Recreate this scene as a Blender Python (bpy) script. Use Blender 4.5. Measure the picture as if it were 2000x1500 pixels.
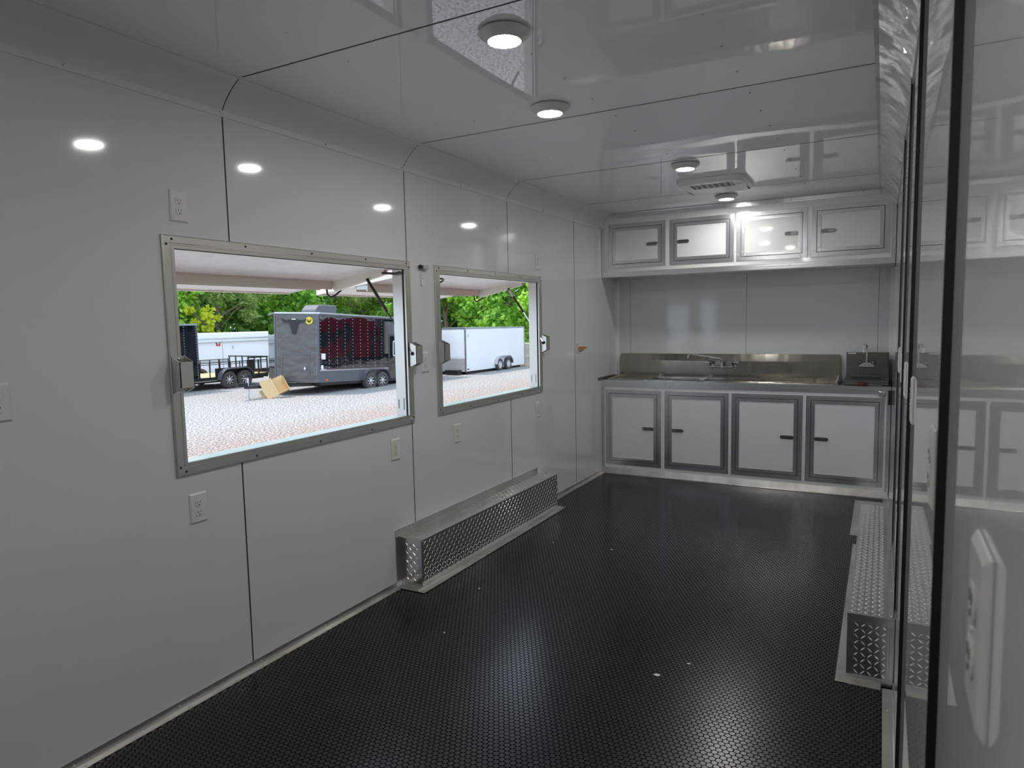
import bpy, bmesh, math, random
import numpy as np
from mathutils import Vector, Matrix

for o in list(bpy.data.objects): bpy.data.objects.remove(o)
SC = bpy.context.scene
COL = SC.collection
PI = math.pi

# ------------------------------------------------------------------ camera
F_PX, YAW, PITCH, ROLL = 1321.8, -28.744, -5.290, -1.150
CAM = Vector((2.4365, -0.3396, 1.5279))
def cam_axes():
    y, p, r = (math.radians(a) for a in (YAW, PITCH, ROLL))
    f = Vector((math.sin(y)*math.cos(p), math.cos(y)*math.cos(p), math.sin(p)))
    rt = Vector((math.cos(y), -math.sin(y), 0)); up = rt.cross(f)
    return rt*math.cos(r)+up*math.sin(r), -rt*math.sin(r)+up*math.cos(r), f
_r, _u, _f = cam_axes()
cd = bpy.data.cameras.new('camera'); cam = bpy.data.objects.new('camera', cd); COL.objects.link(cam)
cd.sensor_width = 36; cd.lens = F_PX/2000*36; cd.clip_start = .01; cd.clip_end = 400
cam.matrix_world = Matrix(((_r.x,_u.x,-_f.x,CAM.x),(_r.y,_u.y,-_f.y,CAM.y),(_r.z,_u.z,-_f.z,CAM.z),(0,0,0,1)))
cd.dof.use_dof = True; cd.dof.focus_distance = 4.5; cd.dof.aperture_fstop = 7.5
SC.camera = cam

# ------------------------------------------------------------------ sky, sun, exposure
world = bpy.data.worlds.new('sky'); SC.world = world; world.use_nodes = True
bg = world.node_tree.nodes['Background']
bg.inputs['Color'].default_value = (.66, .82, 1.0, 1); bg.inputs['Strength'].default_value = 1.4
sd = bpy.data.lights.new('sun', 'SUN'); sun = bpy.data.objects.new('sun', sd); COL.objects.link(sun)
sd.energy = 2.6; sd.angle = math.radians(4); sd.color = (1, .95, .87)
sun.rotation_euler = (math.radians(9), math.radians(-26), 0)
vs = SC.view_settings
vs.view_transform = 'Standard'; vs.look = 'None'; vs.gamma = 1; vs.use_curve_mapping = False; vs.exposure = 0.68
LAMP = 115.0            # radiance of the ceiling lamp lenses

# ------------------------------------------------------------------ room size (metres)
W, H, HC, CV = 2.5125, 2.534, 2.42, .119      # width, ceiling, top of wall, cove
YB, YR = 6.40, -2.40                          # far end, near end
ZG = -.85                                     # ground outside
SEAM = [1.6409+1.2192*k for k in range(-3, 4)]
WIN = [(1.326, 2.880, .940, 1.888), (3.128, 4.612, .947, 1.882)]   # outer edges of the window frames
FR = .05                                      # visible width of the frames
RND = random.Random(7)

# ------------------------------------------------------------------ materials
def mat(name, col, rough=.5, metal=0., spec=.5, bump=None, emit=None, noise=None, coat=0., trans=0.):
    m = bpy.data.materials.new(name); m.use_nodes = True
    nt = m.node_tree; b = nt.nodes['Principled BSDF']
    b.inputs['Base Color'].default_value = (*col, 1); b.inputs['Roughness'].default_value = rough
    b.inputs['Metallic'].default_value = metal; b.inputs['Specular IOR Level'].default_value = spec
    b.inputs['Coat Weight'].default_value = coat
    if trans: b.inputs['Transmission Weight'].default_value = trans
    if emit:
        b.inputs['Emission Color'].default_value = (*emit[0], 1); b.inputs['Emission Strength'].default_value = emit[1]
    geo = nt.nodes.new('ShaderNodeNewGeometry')
    def field(scale, stretch, detail=2.):
        mp = nt.nodes.new('ShaderNodeMapping'); mp.inputs['Scale'].default_value = stretch
        nt.links.new(geo.outputs['Position'], mp.inputs['Vector'])
        n = nt.nodes.new('ShaderNodeTexNoise'); n.inputs['Scale'].default_value = scale; n.inputs['Detail'].default_value = detail
        nt.links.new(mp.outputs[0], n.inputs['Vector']); return n.outputs['Fac']
    if bump:       # (scale, stretch, height in metres[, detail])
        bn = nt.nodes.new('ShaderNodeBump'); bn.inputs['Distance'].default_value = bump[2]; bn.inputs['Strength'].default_value = 1
        nt.links.new(field(bump[0], bump[1], bump[3] if len(bump) > 3 else 1.), bn.inputs['Height'])
        nt.links.new(bn.outputs[0], b.inputs['Normal'])
    if noise:      # (scale, stretch, second colour, low, high)
        r = nt.nodes.new('ShaderNodeMapRange'); r.inputs['From Min'].default_value = noise[3]; r.inputs['From Max'].default_value = noise[4]
        nt.links.new(field(noise[0], noise[1], 5.), r.inputs['Value'])
        mx = nt.nodes.new('ShaderNodeMix'); mx.data_type = 'RGBA'
        mx.inputs['A'].default_value = (*col, 1); mx.inputs['B'].default_value = (*noise[2], 1)
        nt.links.new(r.outputs[0], mx.inputs['Factor']); nt.links.new(mx.outputs['Result'], b.inputs['Base Color'])
    return m
M = {}
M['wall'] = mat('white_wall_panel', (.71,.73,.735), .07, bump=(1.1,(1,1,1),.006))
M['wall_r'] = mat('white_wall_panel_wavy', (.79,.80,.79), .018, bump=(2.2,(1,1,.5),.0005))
M['ceil'] = mat('white_ceiling_panel', (.90,.91,.92), .02, bump=(1.3,(1,1,1),.005))
M['cove'] = mat('white_cove', (.78,.785,.77), .14, bump=(2.5,(1,1,1),.004))
M['cove_r'] = mat('white_cove_crinkled', (.70,.70,.66), .06, bump=(5,(1,.7,1),.03,2.))
M['cab'] = mat('white_cabinet_board', (.89,.905,.90), .05, bump=(2.0,(1,1,1),.0015))
M['alum_h'] = mat('aluminium_brushed_across', (.78,.79,.81), .22, 1, bump=(30,(.05,.05,6),.0004))
M['alum_v'] = mat('aluminium_brushed_upright', (.70,.72,.75), .22, 1, bump=(30,(6,6,.05),.0004))
M['alum'] = mat('aluminium_mill', (.74,.73,.70), .30, 1, bump=(14,(1,.2,1),.0012), noise=(9,(1,.3,1),(.55,.54,.50),.4,.7))
M['alum_win'] = mat('aluminium_window_frame', (.62,.61,.57), .33, 1, bump=(40,(4,.1,.1),.0005))
M['tread'] = mat('aluminium_tread_plate', (.80,.79,.76), .20, 1, bump=(3,(1,1,1),.003))
M['screw'] = mat('screw_steel', (.62,.61,.58), .25, 1)
M['steel'] = mat('stainless_steel', (.44,.42,.37), .15, 1, bump=(5,(1.6,1,.35),.006))
M['steel_d'] = mat('stainless_steel_dull', (.24,.23,.21), .28, 1, bump=(50,(.1,1,6),.0006))
M['chrome'] = mat('chrome', (.80,.80,.80), .06, 1)
M['latch'] = mat('latch_chrome', (.30,.31,.32), .16, 1)
M['gap'] = mat('dark_joint', (.012,.012,.012), .6)
M['rubber'] = mat('black_rubber', (.003,.003,.004), .24, spec=.75, noise=(1.3,(1,1,1),(.007,.0068,.0065),.52,.62))
M['rubber_b'] = mat('black_rubber_base', (.005,.005,.006), .5, spec=.2)
M['strip'] = mat('black_seam_rubber', (.006,.006,.006), .5)
M['plastic'] = mat('white_plastic', (.74,.73,.70), .30)
M['lampwhite'] = mat('white_lamp_trim', (.72,.70,.66), .35)
M['lens'] = mat('lamp_lens', (.9,.88,.8), .4, emit=((1,.975,.94), LAMP))
M['black'] = mat('black_plastic', (.010,.010,.010), .4)
M['grey_p'] = mat('grey_plastic', (.45,.45,.44), .4)
M['orange'] = mat('orange_plastic', (.55,.20,.02), .4)
M['hatch'] = mat('hatch_white', (.90,.90,.89), .22, noise=(14,(1,1,1),(.82,.81,.80),.45,.7))
M['cream'] = mat('hatch_edge_cream', (.90,.88,.78), .4)
M['red'] = mat('red_paint', (.20,.006,.012), .15, coat=.5)
M['redd'] = mat('screwdriver_grip', (.10,.008,.008), .4)
M['paper'] = mat('paper_scrap', (.75,.74,.72), .8)
# outside
M['blackpaint'] = mat('black_gloss_paint', (.005,.006,.011), .04, spec=.6, bump=(1.1,(1,1.6,.8),.014))
M['charcoal'] = mat('charcoal_paint', (.10,.092,.085), .25, bump=(2.2,(1,1,1.4),.05))
M['dkgrey'] = mat('dark_grey_trim', (.10,.10,.115), .35)
M['whitepaint'] = mat('white_trailer_paint', (.80,.81,.84), .25)
M['silver'] = mat('silver_trim', (.60,.61,.63), .35, 1)
M['tire'] = mat('tyre_rubber', (.075,.070,.066), .85)
M['rim'] = mat('dark_wheel', (.03,.03,.032), .35, .6)
M['spoke'] = mat('bright_spoke', (.75,.75,.76), .3, .7)
M['frameblk'] = mat('black_frame_paint', (.012,.012,.014), .4)
M['wood'] = mat('new_deck_wood', (.62,.50,.26), .8, noise=(12,(.3,1,1),(.5,.38,.18),.4,.7))
M['card'] = mat('cardboard', (.62,.43,.22), .85, noise=(20,(1,1,1),(.55,.37,.18),.4,.7))
M['yellow'] = mat('yellow_badge', (.72,.55,.03), .4)
M['glass'] = mat('dark_window_glass', (.02,.03,.03), .03, spec=.8)
M['guard'] = mat('stone_guard_tread', (.55,.54,.53), .4, .3, noise=(40,(1,1,1),(.40,.39,.38),.45,.6))
M['amber'] = mat('amber_lens', (.7,.18,.02), .3)
M['stone'] = mat('concrete_block', (.52,.49,.42), .9, bump=(9,(1,1,1),.03,4.), noise=(3,(1,1,1),(.40,.38,.33),.4,.7))
M['bark'] = mat('bark', (.30,.24,.17), .9, noise=(8,(3,3,.5),(.16,.12,.08),.4,.7))
M['flagred'] = mat('sticker_red', (.55,.06,.05), .5); M['flagblue'] = mat('sticker_dark', (.05,.05,.09), .5)

M['blackpaint'].node_tree.nodes['Principled BSDF'].inputs['IOR'].default_value = 1.9
def gravel():
    m = mat('gravel', (.5,.47,.46), .95); nt = m.node_tree; b = nt.nodes['Principled BSDF']
    geo = nt.nodes.new('ShaderNodeNewGeometry')
    def vor(s):
        v = nt.nodes.new('ShaderNodeTexVoronoi'); v.inputs['Scale'].default_value = s
        nt.links.new(geo.outputs['Position'], v.inputs['Vector']); return v
    def noi(s, d=4.):
        n = nt.nodes.new('ShaderNodeTexNoise'); n.inputs['Scale'].default_value = s; n.inputs['Detail'].default_value = d
        nt.links.new(geo.outputs['Position'], n.inputs['Vector']); return n
    ramp = nt.nodes.new('ShaderNodeValToRGB')
    nt.links.new(noi(20, 8.).outputs['Fac'], ramp.inputs['Fac'])
    e = ramp.color_ramp.elements
    e[0].position = .40; e[0].color = (.10,.09,.085,1); e[1].position = .56; e[1].color = (.44,.415,.405,1)
    # reddish dirt worn through the stone in a wheel track running along the lot
    sx = nt.nodes.new('ShaderNodeSeparateXYZ'); nt.links.new(geo.outputs['Position'], sx.inputs[0])
    wob = nt.nodes.new('ShaderNodeMath'); wob.operation = 'MULTIPLY_ADD'; wob.inputs[1].default_value = 3.0
    nt.links.new(noi(.35).outputs['Fac'], wob.inputs[0]); nt.links.new(sx.outputs[0], wob.inputs[2])
    d = nt.nodes.new('ShaderNodeMath'); d.operation = 'ADD'; d.inputs[1].default_value = 7.3
    nt.links.new(wob.outputs[0], d.inputs[0])
    a = nt.nodes.new('ShaderNodeMath'); a.operation = 'ABSOLUTE'; nt.links.new(d.outputs[0], a.inputs[0])
    mr = nt.nodes.new('ShaderNodeMapRange'); mr.inputs['From Min'].default_value = 2.6; mr.inputs['From Max'].default_value = .4
    mr.inputs['To Max'].default_value = .75
    nt.links.new(a.outputs[0], mr.inputs['Value'])
    mx = nt.nodes.new('ShaderNodeMix'); mx.data_type = 'RGBA'; mx.blend_type = 'MULTIPLY'
    nt.links.new(mr.outputs[0], mx.inputs['Factor']); nt.links.new(ramp.outputs[0], mx.inputs['A'])
    mx.inputs['B'].default_value = (.92,.70,.60,1)
    nt.links.new(mx.outputs['Result'], b.inputs['Base Color'])
    bn = nt.nodes.new('ShaderNodeBump'); bn.inputs['Distance'].default_value = .03
    nt.links.new(vor(16).outputs['Distance'], bn.inputs['Height']); nt.links.new(bn.outputs[0], b.inputs['Normal'])
    return m
M['gravel'] = gravel()
def leaf(name, c1, c2):
    m = bpy.data.materials.new(name); m.use_nodes = True; nt = m.node_tree; b = nt.nodes['Principled BSDF']
    geo = nt.nodes.new('ShaderNodeNewGeometry')
    mx = nt.nodes.new('ShaderNodeMix'); mx.data_type = 'RGBA'
    mx.inputs['A'].default_value = (*c1, 1); mx.inputs['B'].default_value = (*c2, 1)
    nt.links.new(geo.outputs['Random Per Island'], mx.inputs['Factor']); nt.links.new(mx.outputs['Result'], b.inputs['Base Color'])
    b.inputs['Roughness'].default_value = .55
    tr = nt.nodes.new('ShaderNodeBsdfTranslucent'); nt.links.new(mx.outputs['Result'], tr.inputs['Color'])
    ms = nt.nodes.new('ShaderNodeMixShader'); ms.inputs[0].default_value = .55
    nt.links.new(b.outputs[0], ms.inputs[1]); nt.links.new(tr.outputs[0], ms.inputs[2])
    nt.links.new(ms.outputs[0], nt.nodes['Material Output'].inputs['Surface'])
    return m
M['leaf_mid'] = leaf('leaves_mid_green', (.19,.42,.05), (.42,.70,.12))
M['leaf_lime'] = leaf('leaves_lime', (.30,.56,.06), (.58,.82,.16))
M['leaf_dark'] = leaf('leaves_dark', (.11,.27,.05), (.28,.48,.10))
M['leaf_cedar'] = leaf('leaves_cedar', (.28,.40,.10), (.50,.60,.22))
M['leaf_yellow'] = leaf('leaves_yellow', (.55,.60,.03), (.85,.88,.08))

# ------------------------------------------------------------------ helpers
ORG = {}
def tag(o, label=None, cat=None, group=None, kind=None):
    if label: o['label'] = label
    if cat: o['category'] = cat
    if group: o['group'] = group
    if kind: o['kind'] = kind
    return o
def thing(name, label, cat, loc=(0,0,0), group=None, local=False):
    o = bpy.data.objects.new(name, None); COL.objects.link(o); o.empty_display_size = .1
    o.location = loc; ORG[o.name] = Vector((0,0,0)) if local else Vector(loc)
    return tag(o, label, cat, group)
class MB:
    def __init__(s): s.v = []; s.f = []
    def add(s, vs, fs):
        n = len(s.v); s.v += [tuple(p) for p in vs]; s.f += [tuple(i+n for i in f) for f in fs]; return s
    def box(s, x0, x1, y0, y1, z0, z1):
        return s.add([(x0,y0,z0),(x1,y0,z0),(x1,y1,z0),(x0,y1,z0),(x0,y0,z1),(x1,y0,z1),(x1,y1,z1),(x0,y1,z1)],
                     [(0,3,2,1),(4,5,6,7),(0,1,5,4),(1,2,6,5),(2,3,7,6),(3,0,4,7)])
    def bar(s, p, q, w, h=None):       # square bar between two points
        return s.tube([p, q], w*.7071, 4) if h is None else s._bar(Vector(p), Vector(q), w, h)
    def _bar(s, p, q, w, h):
        d = (q-p).normalized(); a = d.cross(Vector((0,0,1)))
        if a.length < 1e-3: a = d.cross(Vector((1,0,0)))
        a.normalize(); b = a.cross(d)
        c = [a*(i*w/2)+b*(j*h/2) for i, j in ((-1,-1),(1,-1),(1,1),(-1,1))]
        return s.add([p+k for k in c]+[q+k for k in c], [(3,2,1,0),(4,5,6,7),(0,1,5,4),(1,2,6,5),(2,3,7,6),(3,0,4,7)])
    def tube(s, pts, r, n=8, cap=True):
        pts = [Vector(p) for p in pts]; R = r if isinstance(r, (list, tuple)) else [r]*len(pts)
        vs, fs = [], []; a = None
        for i, p in enumerate(pts):
            d = (pts[min(i+1, len(pts)-1)]-pts[max(i-1, 0)]).normalized()
            if a is None:
                a = d.cross(Vector((0,0,1)))
                if a.length < 1e-3: a = d.cross(Vector((1,0,0)))
            a = (a-d*a.dot(d)).normalized(); b = d.cross(a)
            for k in range(n):
                t = 2*PI*(k+.5)/n; vs.append(p+(a*math.cos(t)+b*math.sin(t))*R[i])
        for i in range(len(pts)-1):
            for k in range(n):
                k2 = (k+1) % n; fs.append((i*n+k, i*n+k2, (i+1)*n+k2, (i+1)*n+k))
        if cap: fs += [tuple(range(n))[::-1], tuple((len(pts)-1)*n+k for k in range(n))]
        return s.add(vs, fs)
    def lathe(s, prof, n, mtx=None, caps=True):   # prof: (radius, height) about +z
        mtx = mtx or Matrix(); vs, fs = [], []
        for r, h in prof:
            for k in range(n):
                t = 2*PI*k/n; vs.append(mtx @ Vector((r*math.cos(t), r*math.sin(t), h)))
        for i in range(len(prof)-1):
            for k in range(n):
                k2 = (k+1) % n; fs.append((i*n+k, i*n+k2, (i+1)*n+k2, (i+1)*n+k))
        if caps and prof[0][0] > 1e-6: fs.append(tuple(range(n))[::-1])
        if caps and prof[-1][0] > 1e-6: fs.append(tuple((len(prof)-1)*n+k for k in range(n)))
        return s.add(vs, fs)
    def prism(s, poly, fn):            # poly: 2D outline, fn(u, v, t) for t = 0, 1
        n = len(poly)
        return s.add([fn(u, v, 0) for u, v in poly]+[fn(u, v, 1) for u, v in poly],
                     [tuple(range(n))[::-1], tuple(range(n, 2*n))]+[(k, (k+1) % n, n+(k+1) % n, n+k) for k in range(n)])
    def dome(s, p, nrm, r, h=None):    # rivet or screw head
        q = Vector(nrm).to_track_quat('Z', 'Y').to_matrix().to_4x4(); h = h or r*.55
        return s.lathe([(r,0),(r*.8,h*.7),(r*.3,h)], 6, Matrix.Translation(p) @ q)
    def mesh(s, name, m, smooth=None, org=(0,0,0), recalc=True):
        me = bpy.data.meshes.new(name); o = Vector(org)
        me.from_pydata([tuple(Vector(v)-o) for v in s.v] if o.length else s.v, [], s.f)
        if recalc:
            b = bmesh.new(); b.from_mesh(me); bmesh.ops.recalc_face_normals(b, faces=b.faces); b.to_mesh(me); b.free()
        me.materials.append(m)
        if smooth is not None:
            me.polygons.foreach_set('use_smooth', [True]*len(me.polygons))
            me.set_sharp_from_angle(angle=math.radians(smooth))
        return me
    def build(s, name, m, parent=None, smooth=None, bevel=0, org=None, recalc=True):
        m = M[m] if isinstance(m, str) else m
        if parent is not None: og = ORG[parent.name]
        else: og = Vector(org) if org is not None else Vector((0,0,0))
        o = bpy.data.objects.new(name, s.mesh(name, m, smooth, og, recalc)); COL.objects.link(o)
        if parent is not None: o.parent = parent
        else: o.location = og
        ORG[o.name] = og
        if bevel:
            bv = o.modifiers.new('bevel', 'BEVEL'); bv.width = bevel; bv.segments = 2; bv.limit_method = 'ANGLE'
        return o
def copy_tree(o, parent=None):
    c = o.copy(); COL.objects.link(c); c.parent = parent
    for ch in list(o.children): copy_tree(ch, c)
    return c
def cells(mb, fn, u0, u1, v0, v1, holes, t):
    """sheet of thickness t in the (u, v) plane with rectangular holes; fn(u, v, depth) -> point"""
    hs = [h for h in holes if h[0] < u1 and h[1] > u0 and h[2] < v1 and h[3] > v0]
    us = sorted({u0, u1}|{min(max(x, u0), u1) for h in hs for x in h[:2]}); vv = sorted({v0, v1}|{min(max(x, v0), v1) for h in hs for x in h[2:]})
    for a, b in zip(us, us[1:]):
        for c, d in zip(vv, vv[1:]):
            mu, mv = (a+b)/2, (c+d)/2
            if any(h[0] < mu < h[1] and h[2] < mv < h[3] for h in hs): continue
            P = [(a,c),(b,c),(b,d),(a,d)]
            mb.add([fn(*p, 0) for p in P]+[fn(*p, t) for p in P], [(0,1,2,3),(7,6,5,4),(0,4,5,1),(1,5,6,2),(2,6,7,3),(3,7,4,0)])
    return mb
def mitred(u0, u1, v0, v1, w):         # four mitred strips of a frame as outlines
    return [[(u0,v0),(u1,v0),(u1-w,v0+w),(u0+w,v0+w)], [(u0,v1),(u0+w,v1-w),(u1-w,v1-w),(u1,v1)],
            [(u0,v0),(u0+w,v0+w),(u0+w,v1-w),(u0,v1)], [(u1,v0),(u1,v1),(u1-w,v1-w),(u1-w,v0+w)]]

# ================================================================== THE ROOM
G = .005                                # joint width
OPEN = [(a+FR, b-FR, c+FR, d-FR) for a, b, c, d in WIN]
# left wall: dark backing, a white sheet per panel, red skin outside
wl = cells(MB(), lambda u, v, t: (-.006-t, u, v), YR, YB, -.05, H+.05, [(a-.013, b+.013, c-.013, d+.013) for a, b, c, d in OPEN], .07).build('wall_left', 'gap'); tag(wl, kind='structure')
ys = [YR]+[s for s in SEAM if YR < s < YB]+[YB]
for a, b in zip(ys, ys[1:]):
    cells(MB(), lambda u, v, t: (-t, u, v), a+G/2, b-G/2, .0, HC, OPEN, .005).build('panel', 'wall', wl)
for y in SEAM:
    if YR < y < YB:
        cells(MB(), lambda u, v, t: (.0006-t, u, v), y-.0032, y+.0032, .0, HC, [(a, b, c, d) for a, b, c, d in WIN], .003).build('joint', 'gap', wl)
cells(MB(), lambda u, v, t: (-.078-t, u, v), YR-.06, YB+.06, -.2, H+.1, [(a-.004, b+.004, c-.004, d+.004) for a, b, c, d in OPEN], .006).build('exterior_skin', 'red', wl)
# right wall with black seam strips
DOOR = (.20, 2.31, .0, 2.15)          # ramp door at the rear end
wr = MB().box(W+.006, W+.08, YR, YB, -.05, H+.05).build('wall_right', 'gap'); tag(wr, kind='structure')
RS = [.672, 1.885, 2.75, 3.70]
ys = [YR, -.55]+RS+[4.85, YB]
for a, b in zip(ys, ys[1:]):
    cells(MB(), lambda u, v, t: (W+t, u, v), a+G/2, b-G/2, 0, HC, [], .005).build('panel', 'wall_r', wr)
for y, h in zip(RS, (.011, .010, .007, .006)):
    MB().prism([(-.005,0),(.005,0),(.003,-h),(-.003,-h)], lambda u, v, t, y=y: (W+v, y+u, .0+t*HC)).build('seam_strip', 'strip', wr)
dj = MB(); cells(dj, lambda u, v, t: (u, YR-.084+t, v), DOOR[0]-.04, DOOR[1]+.04, -.04, DOOR[3]+.04, [DOOR], .090)
dj = dj.build('door_1', 'alum_win'); tag(dj, kind='structure')
MB().box(DOOR[0], DOOR[1], YR-.05, YR-.03, DOOR[2], DOOR[3]).build('door_leaf', 'wall', dj)
MB().tube([(1.25-.5,YR-.015,1.0),(1.25+.5,YR-.015,1.0)], .015, 8).build('door_bar', 'alum', dj)
# far wall and near wall
wb = MB().box(-.08, W+.08, YB+.006, YB+.08, -.05, H+.05).build('wall_back', 'gap'); tag(wb, kind='structure')
xs = [0, .147, 1.294, 2.398, W]
for a, b in zip(xs, xs[1:]):
    MB().box(a+.0015, b-.0015, YB, YB+.005, .0, H).build('panel', 'wall', wb)
for x in (.0, W-.03):
    MB().box(x, x+.03, YB-.003, YB, .95, 1.93).build('corner_trim', 'cab', wb)
MB().box(0, .003, YB-.045, YB, .95, 1.93).build('corner_trim', 'cab', wb)
wn = cells(MB(), lambda u, v, t: (u, YR-.08+t, v), -.08, W+.08, -.05, H+.05, [DOOR], .074).build('wall_rear', 'gap'); tag(wn, kind='structure')
for a, b in ((0, 1.25), (1.25, W)):
    cells(MB(), lambda u, v, t: (u, YR-.005+t, v), a+.002, b-.002, 0, H, [DOOR], .005).build('panel', 'wall', wn)
# ceiling
ce = MB().box(-.08, W+.08, YR-.08, YB+.08, H+.006, H+.08).build('ceiling', 'gap'); tag(ce, kind='structure')
ys = [YR]+[s for s in SEAM if YR < s < YB]+[YB]
for a, b in zip(ys, ys[1:]):
    cells(MB(), lambda u, v, t: (u, v, H+t), CV-.02, W-CV+.02, a+G*.7, b-G*.7, [], .005).build('panel', 'ceil', ce)
for y in SEAM:
    if YR < y < YB: MB().box(CV-.01, W-CV+.01, y-.004, y+.004, H-.0006, H+.004).build('joint', 'gap', ce)
sc = MB()
for y in np.arange(-1.64, 5.8, .305):
    for x in (.605, 1.243, 1.881): sc.dome((x, y+.025, H), (0,0,-1), .006)
tag(sc.build('screws', 'screw', ce), kind='stuff')
# coves
def cove(name, side, m):
    sx = lambda x: x if side < 0 else W-x
    arc = []
    for i in range(7):
        t = i/6; bow = .012*4*t*(1-t)
        arc.append((CV*t-bow*.7, HC+(H-HC)*t+bow*.7))
    back = MB().box(min(sx(0),sx(.004)), max(sx(0),sx(.004)), YR, YB-.42, HC-.022, HC+.004).build(name, 'plastic'); tag(back, kind='structure')
    ysc = [YR]+[s for s in SEAM if YR < s < YB-.45]+[YB-.42]
    for a, b in zip(ysc, ysc[1:]):
        mb = MB(); n = len(arc)
        g = .002 if side < 0 else .001
        mb.add([(sx(x+.001),a+g,z) for x, z in arc]+[(sx(x+.001),b-g,z) for x, z in arc], [(i,i+1,n+i+1,n+i) for i in range(n-1)])
        mb.build('cove_panel', m, back, smooth=60)
    MB().box(min(sx(CV-.004),sx(CV+.014)), max(sx(CV-.004),sx(CV+.014)), YR, YB-.42, H-.002, H).build('edge_trim', m, back)
    s2 = MB()
    for y in np.arange(-1.42, 5.9, .6096): s2.dome((sx(.004), y, HC-.006), (-side,0,0), .006)
    tag(s2.build('screws', 'screw', back), kind='stuff')
cove('trim_1', -1, 'cove'); cove('trim_2', 1, 'cove_r')

# floor with its coin-pattern rubber mat
fl = MB().box(-.07, W+.07, YR-.07, YB+.07, -.06, -.002).build('floor', 'rubber_b'); tag(fl, kind='structure')
def coin_mat():
    p = .0228; ring = [(.0113,-.002),(.0109,.0007),(.0104,.0013)]; n = 8
    cs = []
    j = 0; y = .35
    while y < 5.94:
        x = .04+(p/2 if j % 2 else 0)
        while x < W-.04:
            lw = 2.66 < y < 4.62 and x < .20
            rw = 2.69 < y < 4.62 and x > 2.31
            if not (lw or rw): cs.append((x, y))
            x += p
        y += p*.866; j += 1
    cs = np.array(cs); k = len(cs); a = 2*PI*(np.arange(n)+.5)/n
    V = np.zeros((k, 3*n, 3), np.float32)
    for i, (r, z) in enumerate(ring):
        V[:, i*n:(i+1)*n, 0] = cs[:, :1]+r*np.cos(a); V[:, i*n:(i+1)*n, 1] = cs[:, 1:]+r*np.sin(a); V[:, i*n:(i+1)*n, 2] = z
    q = []
    for i in range(2):
        for e in range(n): q.append([i*n+e, i*n+(e+1) % n, (i+1)*n+(e+1) % n, (i+1)*n+e])
    q = np.array(q); base = (np.arange(k)*3*n)
    Q = (q[None]+base[:, None, None]).reshape(-1); T = (np.arange(2*n, 3*n)[None]+base[:, None]).reshape(-1)
    loops = np.concatenate([Q, T]).astype(np.int32)
    nq = k*2*n; starts = np.concatenate([np.arange(nq)*4, nq*4+np.arange(k)*n]).astype(np.int32)
    me = bpy.data.meshes.new('rubber_coins'); me.vertices.add(k*3*n); me.vertices.foreach_set('co', V.reshape(-1))
    me.loops.add(len(loops)); me.loops.foreach_set('vertex_index', loops)
    me.polygons.add(nq+k); me.polygons.foreach_set('loop_start', starts)
    me.update(calc_edges=True); me.validate()
    me.polygons.foreach_set('use_smooth', [False]*len(me.polygons)); me.update()
    me.materials.append(M['rubber'])
    o = bpy.data.objects.new('rubber_coins', me); COL.objects.link(o); o.parent = fl
    tag(o, 'round black rubber studs packed over the mat', kind='stuff')
coin_mat()

# aluminium angles along the foot of the walls
def base(name, x, side, spans, floorw=.034):
    o = MB()
    for a, b in spans:
        o.prism([(0,0),(floorw,0),(floorw,.003),(.005,.005),(.003,.036),(0,.036)], lambda u, v, t, a=a, b=b: (x+side*u, a+t*(b-a), v))
    o = o.build(name, 'alum'); tag(o, kind='structure')
    s = MB()
    for a, b in spans:
        for y in np.arange(-1.57, 6, .406):
            if a+.05 < y < b-.05:
                s.dome((x+side*.003, y, .020), (side,0,0), .005); s.dome((x+side*.021, y+.03, .003), (0,0,1), .005)
    tag(s.build('screws', 'screw', o), kind='stuff')
base('baseboard_left', 0, 1, [(YR, 2.66), (4.60, 5.95)])
base('baseboard_right', W, -1, [(YR, 2.69), (4.61, 5.91)], .040)

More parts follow.
